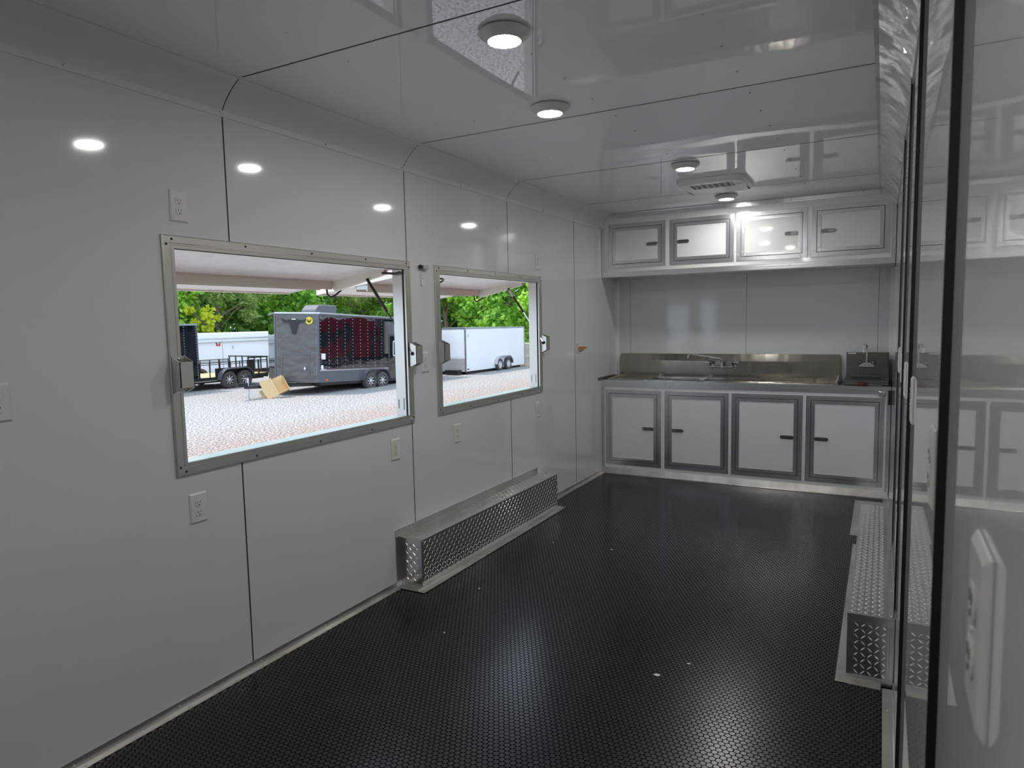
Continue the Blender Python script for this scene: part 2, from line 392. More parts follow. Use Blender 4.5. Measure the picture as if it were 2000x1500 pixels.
# ------------------------------------------------------------------ serving windows
def bracket(yc, z0, z1, parent, inward):
    """U channel screwed to the frame, ends cut back; holds the foot of the gas strut"""
    t = .003; hw = .030; d = .052; x0 = .010
    m = MB()
    m.box(x0+d-t, x0+d, yc-hw, yc+hw, z0+.022, z1-.022)
    for s in (-1, 1):
        y = yc+s*hw; ya, yb_ = min(y, y-s*t), max(y, y-s*t)
        m.prism([(x0,z0),(x0+d,z0+.022),(x0+d,z1-.022),(x0,z1)], lambda u, v, q, ya=ya, yb_=yb_: (u, ya if q == 0 else yb_, v))
    m.box(x0, x0+t, yc-hw, yc+hw, z0, z1)
    o = m.build('strut_bracket', 'alum_win', parent)
    s = MB()
    for z in (z0+.012, z1-.012): s.dome((x0+t, yc, z), (1,0,0), .006)
    tag(s.build('screws', 'screw', o), kind='stuff')
def window(i, rect):
    a, b, c, d = rect; oa, ob, oc, od = OPEN[i]
    m = MB()                            # jamb lining
    cells(m, lambda u, v, t: (-.084+t, u, v), oa-.012, ob+.012, oc-.012, od+.012, [(oa, ob, oc, od)], .082)
    w = m.build('window_%d' % (i+1), 'alum_win'); tag(w, kind='structure')
    prof = [(0,.0),(0,.007),(.004,.011),(.028,.011),(.031,.006),(.036,.006),(.038,.009),(FR,.009),(FR,.0)]
    for k, P in enumerate(mitred(a, b, c, d, FR)):
        # sweep the stepped profile along one mitred side
        cx, cz = (a+b)/2, (c+d)/2
        if k < 2:
            e0 = lambda s: (a+s, (c+s) if k == 0 else (d-s)); e1 = lambda s: (b-s, (c+s) if k == 0 else (d-s))
        else:
            e0 = lambda s: ((a+s) if k == 2 else (b-s), c+s); e1 = lambda s: ((a+s) if k == 2 else (b-s), d-s)
        mm = MB(); n = len(prof)
        mm.add([(h, *e0(s+.0006)) for s, h in prof]+[(h, *e1(s+.0006)) for s, h in prof],
               [(q, (q+1) % n, n+(q+1) % n, n+q) for q in range(n)]+[tuple(range(n)), tuple(range(n, 2*n))])
        mm.build('frame_strip', 'alum_win', w)
    for y in (ob-.004,):                # dark gasket where the jamb meets the frame
        MB().box(-.012, -.004, y, y+.0035, oc, od).build('gasket', 'gap', w)
    MB().box(-.004, .0, oa, ob, od-.0035, od).build('gasket', 'gap', w)
    s = MB()
    for y, z in [(a+.040,d-.016),(a+.016,d-.036),(b-.040,d-.016),(b-.016,d-.036),(a+.040,c+.016),(a+.016,c+.036),(b-.040,c+.016),(b-.016,c+.036)]:
        s.dome((.011, y, z), (1,0,0), .0055)
    for t in (.25, .5, .75):
        s.dome((.011, a+(b-a)*t, d-.016), (1,0,0), .0055); s.dome((.011, a+(b-a)*t, c+.016), (1,0,0), .0055)
    tag(s.build('screws', 'rim', w), kind='stuff')
    bracket(a+.035, 1.272, 1.418, w, 1); bracket(b-.008 if i == 0 else b+.002, 1.272, 1.418, w, -1)
    cth = MB(); cells(cth, lambda u, v, t: (u, ob-t, v), -.075, -.03, oc+.03, oc+.10, [(-.068, -.037, oc+.038, oc+.092)], .004)
    cth.build('catch_plate', 'silver', w)
    return w
for i, r in enumerate(WIN): window(i, r)

def hatch(i, label):
    a, b, c, d = WIN[i]; a += .01; b -= .01
    t = thing('window_hatch', label, 'hatch', (-.10, (a+b)/2, 1.84), 'raised serving window hatches')
    zf = lambda x: 1.851+.128*(x+.10)
    m = MB(); x0, x1 = -.10, -.985
    m.prism([(x0,zf(x0)),(x1,zf(x1)),(x1,zf(x1)+.055),(x0,zf(x0)+.055)], lambda u, v, q: (u, a if q == 0 else b, v)).build('panel', 'hatch', t)
    MB().prism([(x1-.004,zf(x1)-.005),(x1+.018,zf(x1)-.003),(x1+.018,zf(x1)+.06),(x1-.004,zf(x1)+.06)], lambda u, v, q: (u, a-.003 if q == 0 else b+.003, v)).build('edge_trim', 'cream', t)
    for y in (a, b):
        MB().prism([(x0,zf(x0)-.003),(x1,zf(x1)-.003),(x1,zf(x1)+.056),(x0,zf(x0)+.056)], lambda u, v, q, y=y: (u, y-.004+.008*q, v)).build('edge_trim', 'cream', t)
    # channel across the underside with pale lips, and the raised side rail towards the hinge
    xc = -.60
    MB().prism([(xc-.045,zf(xc-.045)),(xc-.045,zf(xc)-.030),(xc+.045,zf(xc)-.030),(xc+.045,zf(xc+.045))], lambda u, v, q: (u, a+.01 if q == 0 else b-.05, v)).build('channel', 'silver', t)
    for e in (-.052, .044):
        MB().prism([(xc+e,zf(xc+e)),(xc+e,zf(xc)-.042),(xc+e+.010,zf(xc)-.042),(xc+e+.010,zf(xc+e+.01))], lambda u, v, q: (u, a+.01 if q == 0 else b-.05, v)).build('channel_lip', 'cream', t)
    MB().prism([(-.14,zf(-.14)),(-.14,zf(-.14)-.028),(-.53,zf(-.53)-.062),(-.56,zf(-.56)-.030),(-.56,zf(-.56))], lambda u, v, q: (u, b-.045+.03*q, v)).build('side_rail', 'cream', t)
    # gas strut
    yb_ = b-.02; p0 = Vector((.034, yb_-.004, 1.352)); p1 = Vector((-.262, b-.055, zf(-.262)-.035)); mid = p0.lerp(p1, .56)
    st = MB().tube([mid, p1], .0095, 10).build('gas_strut', 'black', t, smooth=40)
    MB().tube([p0, mid], .0042, 8).build('rod', 'chrome' if i else 'rim', st, smooth=40)
    e = MB(); e.lathe([(0,-.014),(.011,-.008),(.014,0),(.011,.008),(0,.014)], 8, Matrix.Translation(p0)); e.bar((p0.x,yb_-.006,p0.z), (p0.x,yb_+.016,p0.z), .012); e.build('ball_joint', 'black', st, smooth=40)
    if i: MB().tube([mid.lerp(p1,.66), mid.lerp(p1,.93)], .0105, 10).build('strut_label', 'plastic', st, smooth=40)
    # lamp cable at the hinge and at the end of the channel
    cb = MB()
    if i == 0:
        cb.tube([(-.15,b-.05,zf(-.15)-.02),(-.10,b-.05,zf(-.1)-.030),(-.05,b-.06,1.815),(-.01,b-.06,1.822)], .007, 8)
        cb.build('cable', 'black', t, smooth=60)
    cb = MB(); q = Vector((-.60, b-.03, zf(-.6)-.035))
    cb.tube([q+Vector(v) for v in ((.0,-.01,.0),(-.005,.0,-.035),(.005,.02,-.052),(.03,.03,-.040),(.07,.04,-.012),(.075,.045,.01))], .006, 8)
    cb.build('cable', 'black', t, smooth=60)
    s = MB()
    for k in range(9): s.dome((x1+.009, a+.08+(b-a-.16)*k/8, zf(x1)-.004), (0,0,-1), .005)
    tag(s.build('screws', 'screw', t), kind='stuff')
    return t
hatch(0, 'white hatch propped open over the larger, nearer serving window')
hatch(1, 'white hatch propped open over the farther serving window beside the sink end')
# loop of cable hanging in the corner of the second window
lp = MB(); cy, cz = 3.235, 1.792
lp.tube([(-.05+.03*math.sin(t), cy+.055*math.cos(t), cz+.013*math.sin(t)) for t in np.linspace(-PI*.95, PI*.75, 18)], .0055, 8)
tag(lp.build('cable_loop', 'black', smooth=60, org=(-.05, cy, cz)), 'black cable loop hanging in the upper corner of the farther window', 'cable')

# ------------------------------------------------------------------ outlets
def make_outlet(label):
    t = thing('wall_outlet', label, 'outlet', (0,0,0), 'white wall outlets', local=True)
    w, h = .0395, .062
    m = MB(); m.add([(0,-w,-h),(0,w,-h),(0,w,h),(0,-w,h),(.006,-w+.006,-h+.006),(.006,w-.006,-h+.006),(.006,w-.006,h-.006),(.006,-w+.006,h-.006),
                     (.002,-w,-h),(.002,w,-h),(.002,w,h),(.002,-w,h)],
                    [(3,2,1,0),(4,5,6,7),(0,1,9,8),(1,2,10,9),(2,3,11,10),(3,0,8,11),(8,9,5,4),(9,10,6,5),(10,11,7,6),(11,8,4,7)])
    m.build('cover_plate', 'plastic', t, bevel=.0012)
    for z in (-.0195, .0195):
        P = []
        for k in range(16):
            an = 2*PI*k/16; P.append((.0172*math.cos(an), max(-.0135, min(.0135, .0172*math.sin(an)))))
        r = MB().prism(P, lambda u, v, q, z=z: (.0055+.0022*q, u, z+v)).build('receptacle', 'plastic', t, bevel=.0006)
        s = MB().box(.0072,.0081,-.0075,-.0052,z-.001,z+.0075); s.box(.0072,.0081,.0052,.0072,z+.000,z+.0075)
        s.prism([(.0028*math.cos(k), -.0075+.0028*math.sin(k)) for k in np.arange(0, 6.2, .7)], lambda u, v, q, z=z: (.0072+.0009*q, u, z+v))
        s.build('slots', 'gap', r)
        g = MB(); n = 16
        g.add([(.0061, u*1.06, z+v*1.06) for u, v in P]+[(.0061, u*1.0, z+v*1.0) for u, v in P], [(k, (k+1) % n, n+(k+1) % n, n+k) for k in range(n)])
        g.build('rim_gap', 'grey_p', r)
    MB().dome((.006,0,0), (1,0,0), .003).build('screw', 'plastic', t)
    return t
OUT = [((0,1.412,2.003),0,'white outlet high on the wall above the nearer window'),
       ((0,1.415,.796),0,'white outlet below the near corner of the larger window'),
       ((0,2.695,.810),0,'white outlet under the far corner of the larger window'),
       ((0,3.006,1.291),0,'white outlet on the pier between the two windows'),
       ((0,3.338,.803),0,'white outlet below the near corner of the farther window'),
       ((0,4.525,.812),0,'white outlet under the far corner of the farther window'),
       ((0,4.563,1.996),0,'white outlet high on the wall above the farther window'),
       ((0,.734,1.305),0,'white outlet cut by the left edge of the picture'),
       ((W,.285,1.278),1,'large blurred white outlet on the right wall, nearest the camera'),
       ((W,.895,1.288),1,'second white outlet from the camera along the right wall'),
       ((W,1.76,1.295),1,'third white outlet from the camera along the right wall'),
       ((W,2.42,1.295),1,'fourth white outlet from the camera along the right wall'),
       ((W,2.95,1.298),1,'fifth white outlet from the camera along the right wall'),
       ((W,3.50,1.300),1,'sixth white outlet from the camera along the right wall'),
       ((W,2.86,.632),1,'white outlet low on the right wall above the right wheel box')]
o0 = make_outlet(OUT[0][2])
for k, (loc, side, lab) in enumerate(OUT):
    o = o0 if k == 0 else copy_tree(o0)
    o.location = loc; o.rotation_euler = (0,0,PI if side else 0); o['label'] = lab
    if loc == (W,.285,1.278): o.scale = (1.25,1.1,1.14)
# hatch retainer: small clip with a hanging tab, between the windows
hk = thing('hatch_clip', 'small white clip with black tip and hanging tab between the window tops', 'clip', (0,3.01,1.80))
m = MB(); m.box(0,.030,2.985,3.040,1.848,1.872); m.build('clip_body', 'grey_p', hk, bevel=.004)
MB().tube([(.015,2.986,1.861),(.018,2.966,1.863)], .011, 8).build('tip', 'black', hk)
m = MB(); P = [(.018*math.cos(a), (.035 if math.sin(a) > 0 else -.035)+.018*math.sin(a)) for a in np.linspace(.01, 2*PI-.01, 14)]
m.prism(P, lambda u, v, q: (.004*q+.001, 3.008+u, 1.800+v)).build('tab', 'plastic', hk, bevel=.001)
s = MB()
for z in (1.832, 1.812, 1.795): s.dome((.005, 3.008, z), (1,0,0), .004)
tag(s.build('screws', 'screw', hk), kind='stuff')
# orange toggle by the far corner
og = thing('toggle_latch', 'small orange toggle on the left wall near the sink end', 'latch', (0,5.42,1.272))
MB().box(0,.012,5.345,5.385,1.225,1.315).build('plate', 'plastic', og, bevel=.002)
MB().prism([(5.345,1.262),(5.352,1.286),(5.48,1.282),(5.50,1.278),(5.50,1.268),(5.48,1.264)], lambda u, v, q: (.012+.016*q, u, v)).build('lever', 'orange', og, bevel=.002)
MB().box(.012,.026,5.50,5.512,1.268,1.278).build('tip', 'black', og)
MB().tube([(.010,5.36,1.24),(.02,5.40,1.246),(.012,5.42,1.252)], .003, 6).build('pin', 'screw', og)

# ------------------------------------------------------------------ tread-plate wheel boxes
def treads(mb, u0, u1, v0, v1, fn, p=.0255):
    """alternating raised lozenges; fn(u, v, h)"""
    i = 0; u = u0+p*.5
    while u < u1-.004:
        j = 0; v = v0+p*.5
        while v < v1-.004:
            s = 1 if (i+j) % 2 else -1; c = .7071
            L_, w_ = .0140, .0026
            A = [(-L_,0,0),(-L_*.3,w_,.0),(L_*.3,w_,.0),(L_,0,0),(L_*.3,-w_,0),(-L_*.3,-w_,0),(-L_*.6,0,.0020),(L_*.6,0,.0020)]
            V = [fn(u+(x*c-y*s*c), v+(x*s*c+y*c), h) for x, y, h in A]
            mb.add(V, [(0,1,6),(1,2,7,6),(2,3,7),(3,4,7),(4,5,6,7),(5,0,6)])
            v += p; j += 1
        u += p; i += 1
    return mb
# left box
lw = thing('wheel_box', 'tread plate wheel box under the serving windows', 'wheel box', (.07,3.65,0))
Y0, Y1, X1, ZT = 2.715, 4.575, .145, .288
MB().box(.002, X1, Y0, Y1, .0, ZT).build('box', 'tread', lw, bevel=.003)
m = MB(); treads(m, Y0+.02, Y1-.01, .02, ZT-.01, lambda u, v, h: (X1+h, u, v)); tag(m.build('front_treads', 'tread', lw, recalc=False), kind='stuff')
m = MB(); treads(m, Y0+.02, Y1-.01, .01, X1-.005, lambda u, v, h: (v, u, ZT+h)); tag(m.build('top_treads', 'tread', lw, recalc=False), kind='stuff')
m = MB(); treads(m, .03, X1-.02, .035, ZT-.03, lambda u, v, h: (u, Y0-h, v)); tag(m.build('end_treads', 'tread', lw, recalc=False), kind='stuff')
MB().box(.0, .004, Y0-.052, Y1-.075, ZT, ZT+.052).build('wall_flange', 'alum', lw)
MB().box(.0, .004, Y0-.052, Y0-.001, .037, ZT-.0005).build('wall_flange', 'alum', lw)
MB().prism([(X1,.0),(X1+.050,.0),(X1+.050,.003),(X1+.004,.004),(X1+.003,.014),(X1,.014)], lambda u, v, q: (u, Y0-.05+q*(Y1-Y0+.10), v)).build('floor_flange', 'alum', lw)
MB().box(.003, X1+.05, Y0-.05, Y0, 0, .0035).build('floor_flange', 'alum', lw)
MB().box(.02, X1+.02, Y1, Y1+.05, 0, .0035).build('floor_flange', 'alum', lw)
for x in (.002, X1-.026):
    MB().box(x, x+.028, Y0-.003, Y0, .003, ZT).build('corner_strip', 'alum_v', lw)
MB().box(.002, X1+.002, Y0-.0032, Y0, ZT-.028, ZT+.002).build('corner_strip', 'alum_h', lw)
MB().box(.002, X1+.002, Y0-.0032, Y0, .0, .028).build('corner_strip', 'alum', lw)
s = MB()
for k in range(5): s.dome((.004, Y0+.1+k*.42, ZT+.030), (1,0,0), .005); s.dome((X1+.032, Y0+.1+k*.42, .003), (0,0,1), .005)
for y, z in ((Y0-.036,ZT+.036),(Y0-.036,ZT+.012),(Y0-.012,ZT+.012)): s.dome((.004,y,z),(1,0,0),.005)
s.dome((X1+.003,Y0+.012,ZT-.012),(1,0,0),.005); s.dome((X1+.003,Y0+.012,.02),(1,0,0),.005)
tag(s.build('screws', 'screw', lw), kind='stuff')
# right box, matching the left one
rw = thing('wheel_box', 'tread plate wheel box along the right wall, seen end-on', 'wheel box', (2.43,3.65,0))
X0, Y0, Y1 = 2.340, 2.715, 4.60
MB().box(X0, W-.002, Y0, Y1, 0, ZT).build('box', 'tread', rw, bevel=.003)
m = MB(); treads(m, Y0+.01, Y1-.03, X0+.006, W-.026, lambda u, v, h: (v, u, ZT+h)); tag(m.build('top_treads', 'tread', rw, recalc=False), kind='stuff')
m = MB(); treads(m, Y0+.02, Y1-.01, .02, ZT-.01, lambda u, v, h: (X0-h, u, v)); tag(m.build('front_treads', 'tread', rw, recalc=False), kind='stuff')
m = MB(); treads(m, X0+.020, W-.030, .028, ZT-.035, lambda u, v, h: (u, Y0-h, v)); tag(m.build('end_treads', 'tread', rw, recalc=False), kind='stuff')
MB().box(X0-.002, X0+.022, Y0-.0035, Y0, .0, ZT).build('corner_strip', 'alum_v', rw)
MB().box(W-.032, W-.002, Y0-.0035, Y0, .0, ZT).build('corner_strip', 'alum_v', rw)
MB().box(X0-.002, W-.002, Y0-.004, Y0, ZT-.030, ZT+.002).build('corner_strip', 'alum_h', rw)
MB().box(X0-.002, W-.002, Y0-.004, Y0, 0, .026).build('corner_strip', 'alum', rw)
MB().box(W-.024, W-.002, Y0, Y1, ZT, ZT+.003).build('wall_flange', 'alum', rw)
MB().box(W-.004, W-.0005, Y0, Y1, ZT+.003, ZT+.032).build('wall_flange', 'alum', rw)
MB().box(X0-.042, X0-.002, Y0-.045, Y1, 0, .0035).build('floor_flange', 'alum', rw)
MB().box(X0-.042, W-.045, Y0-.045, Y0, 0, .0036).build('floor_flange', 'alum', rw)
MB().box(X0-.002, W-.03, Y1-.03, Y1, ZT, ZT+.003).build('wall_flange', 'alum', rw)
s = MB()
for k in range(7): s.dome((X0-.024, Y0+.05+k*.28, .0035), (0,0,1), .005); s.dome((W-.012, Y0+.03+k*.29, ZT+.003), (0,0,1), .005)
s.dome((X0-.03,Y0-.030,.0036),(0,0,1),.005); s.dome((W-.06,Y0-.030,.0036),(0,0,1),.005)
tag(s.build('screws', 'screw', rw), kind='stuff')

fp_ = thing('floor_plate', 'flat aluminium floor plate between the right wheel box and the cabinet', 'plate', (2.39,5.3,.0015))
MB().box(2.272, W-.036, 4.80, 5.80, .0014, .0046).build('sheet', 'alum', fp_)
s = MB()
for k in range(4): s.dome((2.285, 4.86+k*.29, .0046), (0,0,1), .005)
tag(s.build('screws', 'screw', fp_), kind='stuff')

# ------------------------------------------------------------------ cabinets
def latch_mesh():
    m = MB(); P = []
    for a in np.linspace(PI/2, 3*PI/2, 7): P.append((-.040+.016*math.cos(a), .016*math.sin(a)))
    for a in np.linspace(-PI/2, PI/2, 7): P.append((.040+.016*math.cos(a), .016*math.sin(a)))
    m.prism(P, lambda u, v, q: (u, -.004*q, v))
    m.prism([(-.046,-.012),(-.004,-.012),(-.004,.012),(-.046,.012)], lambda u, v, q: (u, -.004-.007*q, v))
    m.prism([(.002,-.012),(.049,-.012),(.049,.012),(.002,.012)], lambda u, v, q: (u, -.004-.005*q-.002*q*(u > .03), v))
    m.box(-.006,.004,-.010,-.004,-.011,.011)
    return m.mesh('latch', M['latch'])
LATCH = latch_mesh(); bvl = None
def cab_door(cabinet, x0, x1, z0, z1, y, latch_right, zl):
    w = .037
    for k, P in enumerate(mitred(x0, x1, z0, z1, w)):
        MB().prism(P, lambda u, v, q: (u, y-.0035*q, v)).build('surround_strip', 'alum_h' if k < 2 else 'alum_v', cabinet)
    g = .0045; a, b, c, d = x0+w+g, x1-w-g, z0+w+g, z1-w-g
    MB().box(x0+w-.002, x1-w+.002, y-.0008, y, z0+w-.002, z1-w+.002).build('door_gap', 'gap', cabinet)
    dr = MB().box(a, b, y-.006, y-.0008, c, d).build('door', 'cab', cabinet, bevel=.001)
    w2 = .029
    for k, P in enumerate(mitred(a, b, c, d, w2)):
        MB().prism(P, lambda u, v, q: (u, y-.006-.003*q, v)).build('trim_strip', 'alum_h' if k < 2 else 'alum_v', dr)
    s = MB(); o = .012
    for (ux, sx) in ((a, 1), (b, -1)):
        for (vz, sz) in ((c, 1), (d, -1)):
            s.dome((ux+sx*.036, y-.009, vz+sz*o), (0,-1,0), .0052); s.dome((ux+sx*o, y-.009, vz+sz*.038), (0,-1,0), .0052)
    tag(s.build('screws', 'screw', dr), kind='stuff')
    s = MB()
    for (ux, sx) in ((x0, 1), (x1, -1)):
        for (vz, sz) in ((z0, 1), (z1, -1)):
            s.dome((ux+sx*.050, y-.0035, vz+sz*.016), (0,-1,0), .0052); s.dome((ux+sx*.016, y-.0035, vz+sz*.055), (0,-1,0), .0052)
        if z1-z0 > .5: s.dome((ux+sx*.014, y-.0035, (z0+z1)/2), (0,-1,0), .0052)
    tag(s.build('screws', 'screw', cabinet), kind='stuff')
    l = bpy.data.objects.new('latch', LATCH); COL.objects.link(l); l.parent = dr; og = ORG[cabinet.name]
    l.location = Vector(((b-w2-.054) if latch_right else (a+w2+.054), y-.006, zl))-og
    if latch_right: l.rotation_euler = (0, PI, 0)
# base cabinet
YC = 5.95; ZC = .932
bc = thing('base_cabinet', 'white base cabinet with four aluminium-trimmed doors under the sinks', 'cabinet', (W/2,6.16,0))
MB().box(.003, W-.003, YC, YC+.02, .004, ZC-.004).build('face_board', 'cab', bc)
for x in (.003, W-.022): MB().box(x, x+.018, YC+.02, YB-.005, .004, ZC-.004).build('side_board', 'cab', bc)
DX = [(.042,.600),(.636,1.226),(1.250,1.846),(1.872,2.466)]
for k, (a, b) in enumerate(DX): cab_door(bc, a, b, .095, .842, YC, k % 2 == 0, .470)
MB().box(.003, .030, YC-.004, YC, .0, ZC).build('corner_strip', 'alum_v', bc)
MB().box(2.480, W-.003, YC-.004, YC, .0, ZC).build('corner_strip', 'alum_v', bc)
MB().prism([(YC,ZC-.062),(YC-.005,ZC-.062),(YC-.005,ZC+.002),(YC+.05,ZC+.002),(YC+.05,ZC-.002),(YC,ZC-.004)], lambda u, v, q: (.003+q*(W-.006), u, v)).build('top_strip', 'alum_h', bc)
MB().prism([(YC,.064),(YC-.003,.064),(YC-.020,.008),(YC-.032,.005),(YC-.032,.001),(YC,.001)], lambda u, v, q: (.003+q*(W-.006), u, v)).build('foot_strip', 'alum', bc)
MB().box(.003, W-.003, YC+.05, YB-.01, ZC-.006, ZC-.003).build('counter_sheet', 'steel_d', bc)
MB().box(.0005, .004, YC-.10, YB-.05, ZC-.002, ZC+.030).build('side_splash', 'alum', bc)
s = MB()
for k in range(4): s.dome((.64+k*.6, YC-.005, ZC-.030), (0,-1,0), .005); s.dome((.64+k*.6, YC-.005, .035), (0,-1,0), .005)
for z in (.2, .55, .84): s.dome((.016, YC-.004, z), (0,-1,0), .005); s.dome((2.497, YC-.004, z), (0,-1,0), .005)
tag(s.build('screws', 'screw', bc), kind='stuff')
# crumpled foil tape on the right end, and the dark bumper beside it
m = MB(); rr = random.Random(3); n = 7
m.add([(2.414+.05*i/(n-1)+rr.uniform(-.003,.003), YC-.006-rr.uniform(.001,.012), .846+.052*j/(n-1)+rr.uniform(-.003,.003)) for j in range(n) for i in range(n)],
      [(j*n+i, j*n+i+1, (j+1)*n+i+1, (j+1)*n+i) for j in range(n-1) for i in range(n-1) if (i+j) > 1 and not (i > 4 and j < 1)])
fo = m.build('foil_tape', mat('crumpled_foil', (.5,.5,.48), .2, 1), org=(2.44,YC-.006,.87)); tag(fo, 'crumpled silver foil tape at the upper right of the base cabinet', 'tape')
bp = thing('rubber_bumper', 'black rubber bumper in the gap right of the base cabinet top', 'bumper', (2.50,YC-.02,.847))
MB().box(2.489, W-.001, YC-.032, YC-.006, .788, .906).build('pad', 'black', bp, bevel=.002)
MB().dome((2.50,YC-.032,.88),(0,-1,0),.004).build('screw', 'rim', bp)
# upper cabinet
YU, ZU = 5.975, 1.938
uc = thing('wall_cabinet', 'white overhead cabinet with four aluminium-trimmed doors below the ceiling', 'cabinet', (W/2,6.19,ZU))
m = MB(); P = [(.003,ZU),(W-.003,ZU),(W-.003,H-.003),(.003,H-.003)]
m.prism(P, lambda u, v, q: (u, YU+q*(YB-.004-YU), v)).build('carcass', 'cab', uc)
for k, (a, b) in enumerate([(.076,.636),(.676,1.254),(1.274,1.854),(1.888,2.465)]): cab_door(uc, a, b, 2.018, 2.437, YU, k % 2 == 0, 2.229)
MB().prism([(YU,ZU+.045),(YU-.004,ZU+.045),(YU-.004,ZU-.003),(YU+.045,ZU-.003),(YU+.045,ZU),(YU,ZU)], lambda u, v, q: (.003+q*(W-.006), u, v)).build('bottom_strip', 'alum_h', uc)
MB().prism([(YU,H-.042),(YU-.004,H-.042),(YU-.006,H-.006),(YU-.045,H-.006),(YU-.045,H-.002),(YU,H-.002)], lambda u, v, q: (CV+q*(W-2*CV), u, v)).build('top_strip', 'alum_h', uc)
for x in (.003, W-.035): MB().box(x, x+.032, YU-.0035, YU, ZU, HC-.01).build('corner_strip', 'alum_v', uc)
s = MB()
for k in range(4):
    s.dome((.62+k*.55, YU-.004, ZU+.022), (0,-1,0), .005); s.dome((.62+k*.55, YU-.005, H-.025), (0,-1,0), .005); s.dome((.62+k*.55, YU-.025, H-.006), (0,0,-1), .005)
tag(s.build('screws', 'screw', uc), kind='stuff')

# ------------------------------------------------------------------ sinks and taps
sk = thing('kitchen_sink', 'long stainless steel sink with high splashback on the base cabinet', 'sink', (1.08,6.18,ZC))
XA, XB = .050, 2.112; YF = 6.00; ZR = .948
m = MB()
cells(m, lambda u, v, t: (u, v, ZR-.012-t), XA+.02, XB-.02, YF+.01, 6.345, [(.45,.90,6.05,6.30),(.95,1.40,6.05,6.30),(1.45,1.90,6.05,6.30)], .003)
m.build('deck', 'steel', sk)
for a in (.45, .95, 1.45):
    b = MB(); cells(b, lambda u, v, t: (u, v, ZR-.30-t), a-.002, a+.452, 6.048, 6.302, [], .003)
    for q in ((a-.003,a,6.048,6.302),(a+.45,a+.453,6.048,6.302),(a,a+.45,6.047,6.05),(a,a+.45,6.30,6.303)): b.box(*q, ZR-.30, ZR-.013)
    b.build('basin', 'steel', sk)
m = MB(); m.tube([(XA, YF, ZR-.012), (XB, YF, ZR-.012)], .013, 10); m.build('front_rim', 'steel', sk, smooth=60)
MB().tube([(XA+.01, YF, ZR-.010), (XA+.01, 6.35, ZR-.006)], .013, 10).build('end_rim', 'steel', sk, smooth=60)
MB().tube([(XB-.01, YF, ZR-.012), (XB-.01, 6.12, ZR+.004), (XB-.01, 6.35, ZR+.03)], .014, 10).build('end_rim', 'steel', sk, smooth=60)
prof = [(6.352,ZR-.015),(6.352,1.106),(6.385,1.172),(6.398,1.174),(6.398,1.170),(6.388,1.167),(6.357,1.104),(6.357,ZR-.015)]
MB().prism(prof, lambda u, v, q: (XA+.005+q*(XB-XA-.01), u, v)).build('splashback', 'steel', sk)
MB().box(.072,.168,6.363,6.366,1.128,1.152).build('label_plate', 'plastic', sk)
MB().box(.095,.125,6.361,6.363,1.136,1.144).build('label_print', 'black', sk); MB().box(.135,.147,6.361,6.363,1.136,1.143).build('label_print', 'grey_p', sk)
for o in list(sk.children):
    if o.name.startswith('label'): o.rotation_euler = (0,0,0); o.location = (0, .012, 0)
s = MB()
for x in (.3, 1.0, 1.75): s.dome((x, 6.392, 1.1735), (0,-.3,1), .004)
tag(s.build('screws', 'screw', sk), kind='stuff')
# main tap
tp = thing('kitchen_tap', 'chrome wall tap with long swivel spout over the long sink', 'tap', (1.092,6.30,1.052))
m = MB(); m.tube([(.985,6.285,1.052),(1.200,6.285,1.052)], .011, 10)
for x in (.988, 1.197): m.tube([(x,6.352,1.052),(x,6.290,1.052),(x,6.285,1.085)], .012, 10); m.lathe([(.020,0),(.022,.004),(.016,.014)], 12, Matrix.Translation((x,6.351,1.052)) @ Matrix.Rotation(PI/2,4,'X'))
m.tube([(1.092,6.285,1.045),(1.092,6.285,1.095)], .014, 10)
m.build('body', 'chrome', tp, smooth=50)
MB().tube([(1.092,6.285,1.09),(1.092,6.282,1.118),(1.083,6.272,1.132),(1.06,6.262,1.138),(.86,6.18,1.178),(.835,6.17,1.183),(.815,6.162,1.178),(.805,6.158,1.163),(.804,6.158,1.145)], .0085, 10).build('spout', 'chrome', tp, smooth=60)
for x, dx in ((.988,-.055), (1.197,.055)):
    MB().tube([(x,6.285,1.083),(x,6.285,1.098)], .013, 10).build('valve_cap', 'black', tp, smooth=50)
    MB().tube([(x,6.283,1.094),(x+dx*.35,6.276,1.098),(x+dx,6.268,1.100)], [.006,.009,.011], 8).build('lever', 'chrome', tp, smooth=60)
# hand basin
hb = thing('hand_sink', 'small stainless hand sink with side splash at the right end of the counter', 'sink', (2.32,6.2,ZC))
A, B, YH, ZH = 2.158, 2.482, 6.03, .986
MB().box(A,B,6.355,6.360,ZC,1.196).build('splashback', 'steel_d', hb, bevel=.002)
MB().prism([(6.36,ZC),(6.36,1.196),(6.30,1.196),(6.10,1.02),(6.05,ZC)], lambda u, v, q: (B+.006*q, u, v)).build('side_splash', 'steel_d', hb)
m = MB(); cells(m, lambda u, v, t: (u, v, ZH-.003-t), A, B, YH, 6.355, [(A+.05,B-.05,6.08,6.29)], .003); m.build('rim', 'steel_d', hb)
m = MB(); m.box(A,B,YH,YH+.004,ZC+.004,ZH); m.box(A,A+.004,YH,6.355,ZC,ZH); m.build('apron', 'steel_d', hb, bevel=.002)
m = MB()
for q in ((A+.047,A+.05,6.08,6.29),(B-.05,B-.047,6.08,6.29),(A+.05,B-.05,6.077,6.08),(A+.05,B-.05,6.29,6.293)): m.box(*q, ZH-.14, ZH-.004)
m.box(A+.047,B-.047,6.077,6.293,ZH-.143,ZH-.14); m.build('basin', 'steel_d', hb)
MB().box(2.170,2.235,6.352,6.355,1.180,1.192).build('label_plate', 'plastic', hb)
gt = thing('hand_sink_tap', 'chrome gooseneck tap with two knobs on the small hand sink', 'tap', (2.318,6.34,1.085))
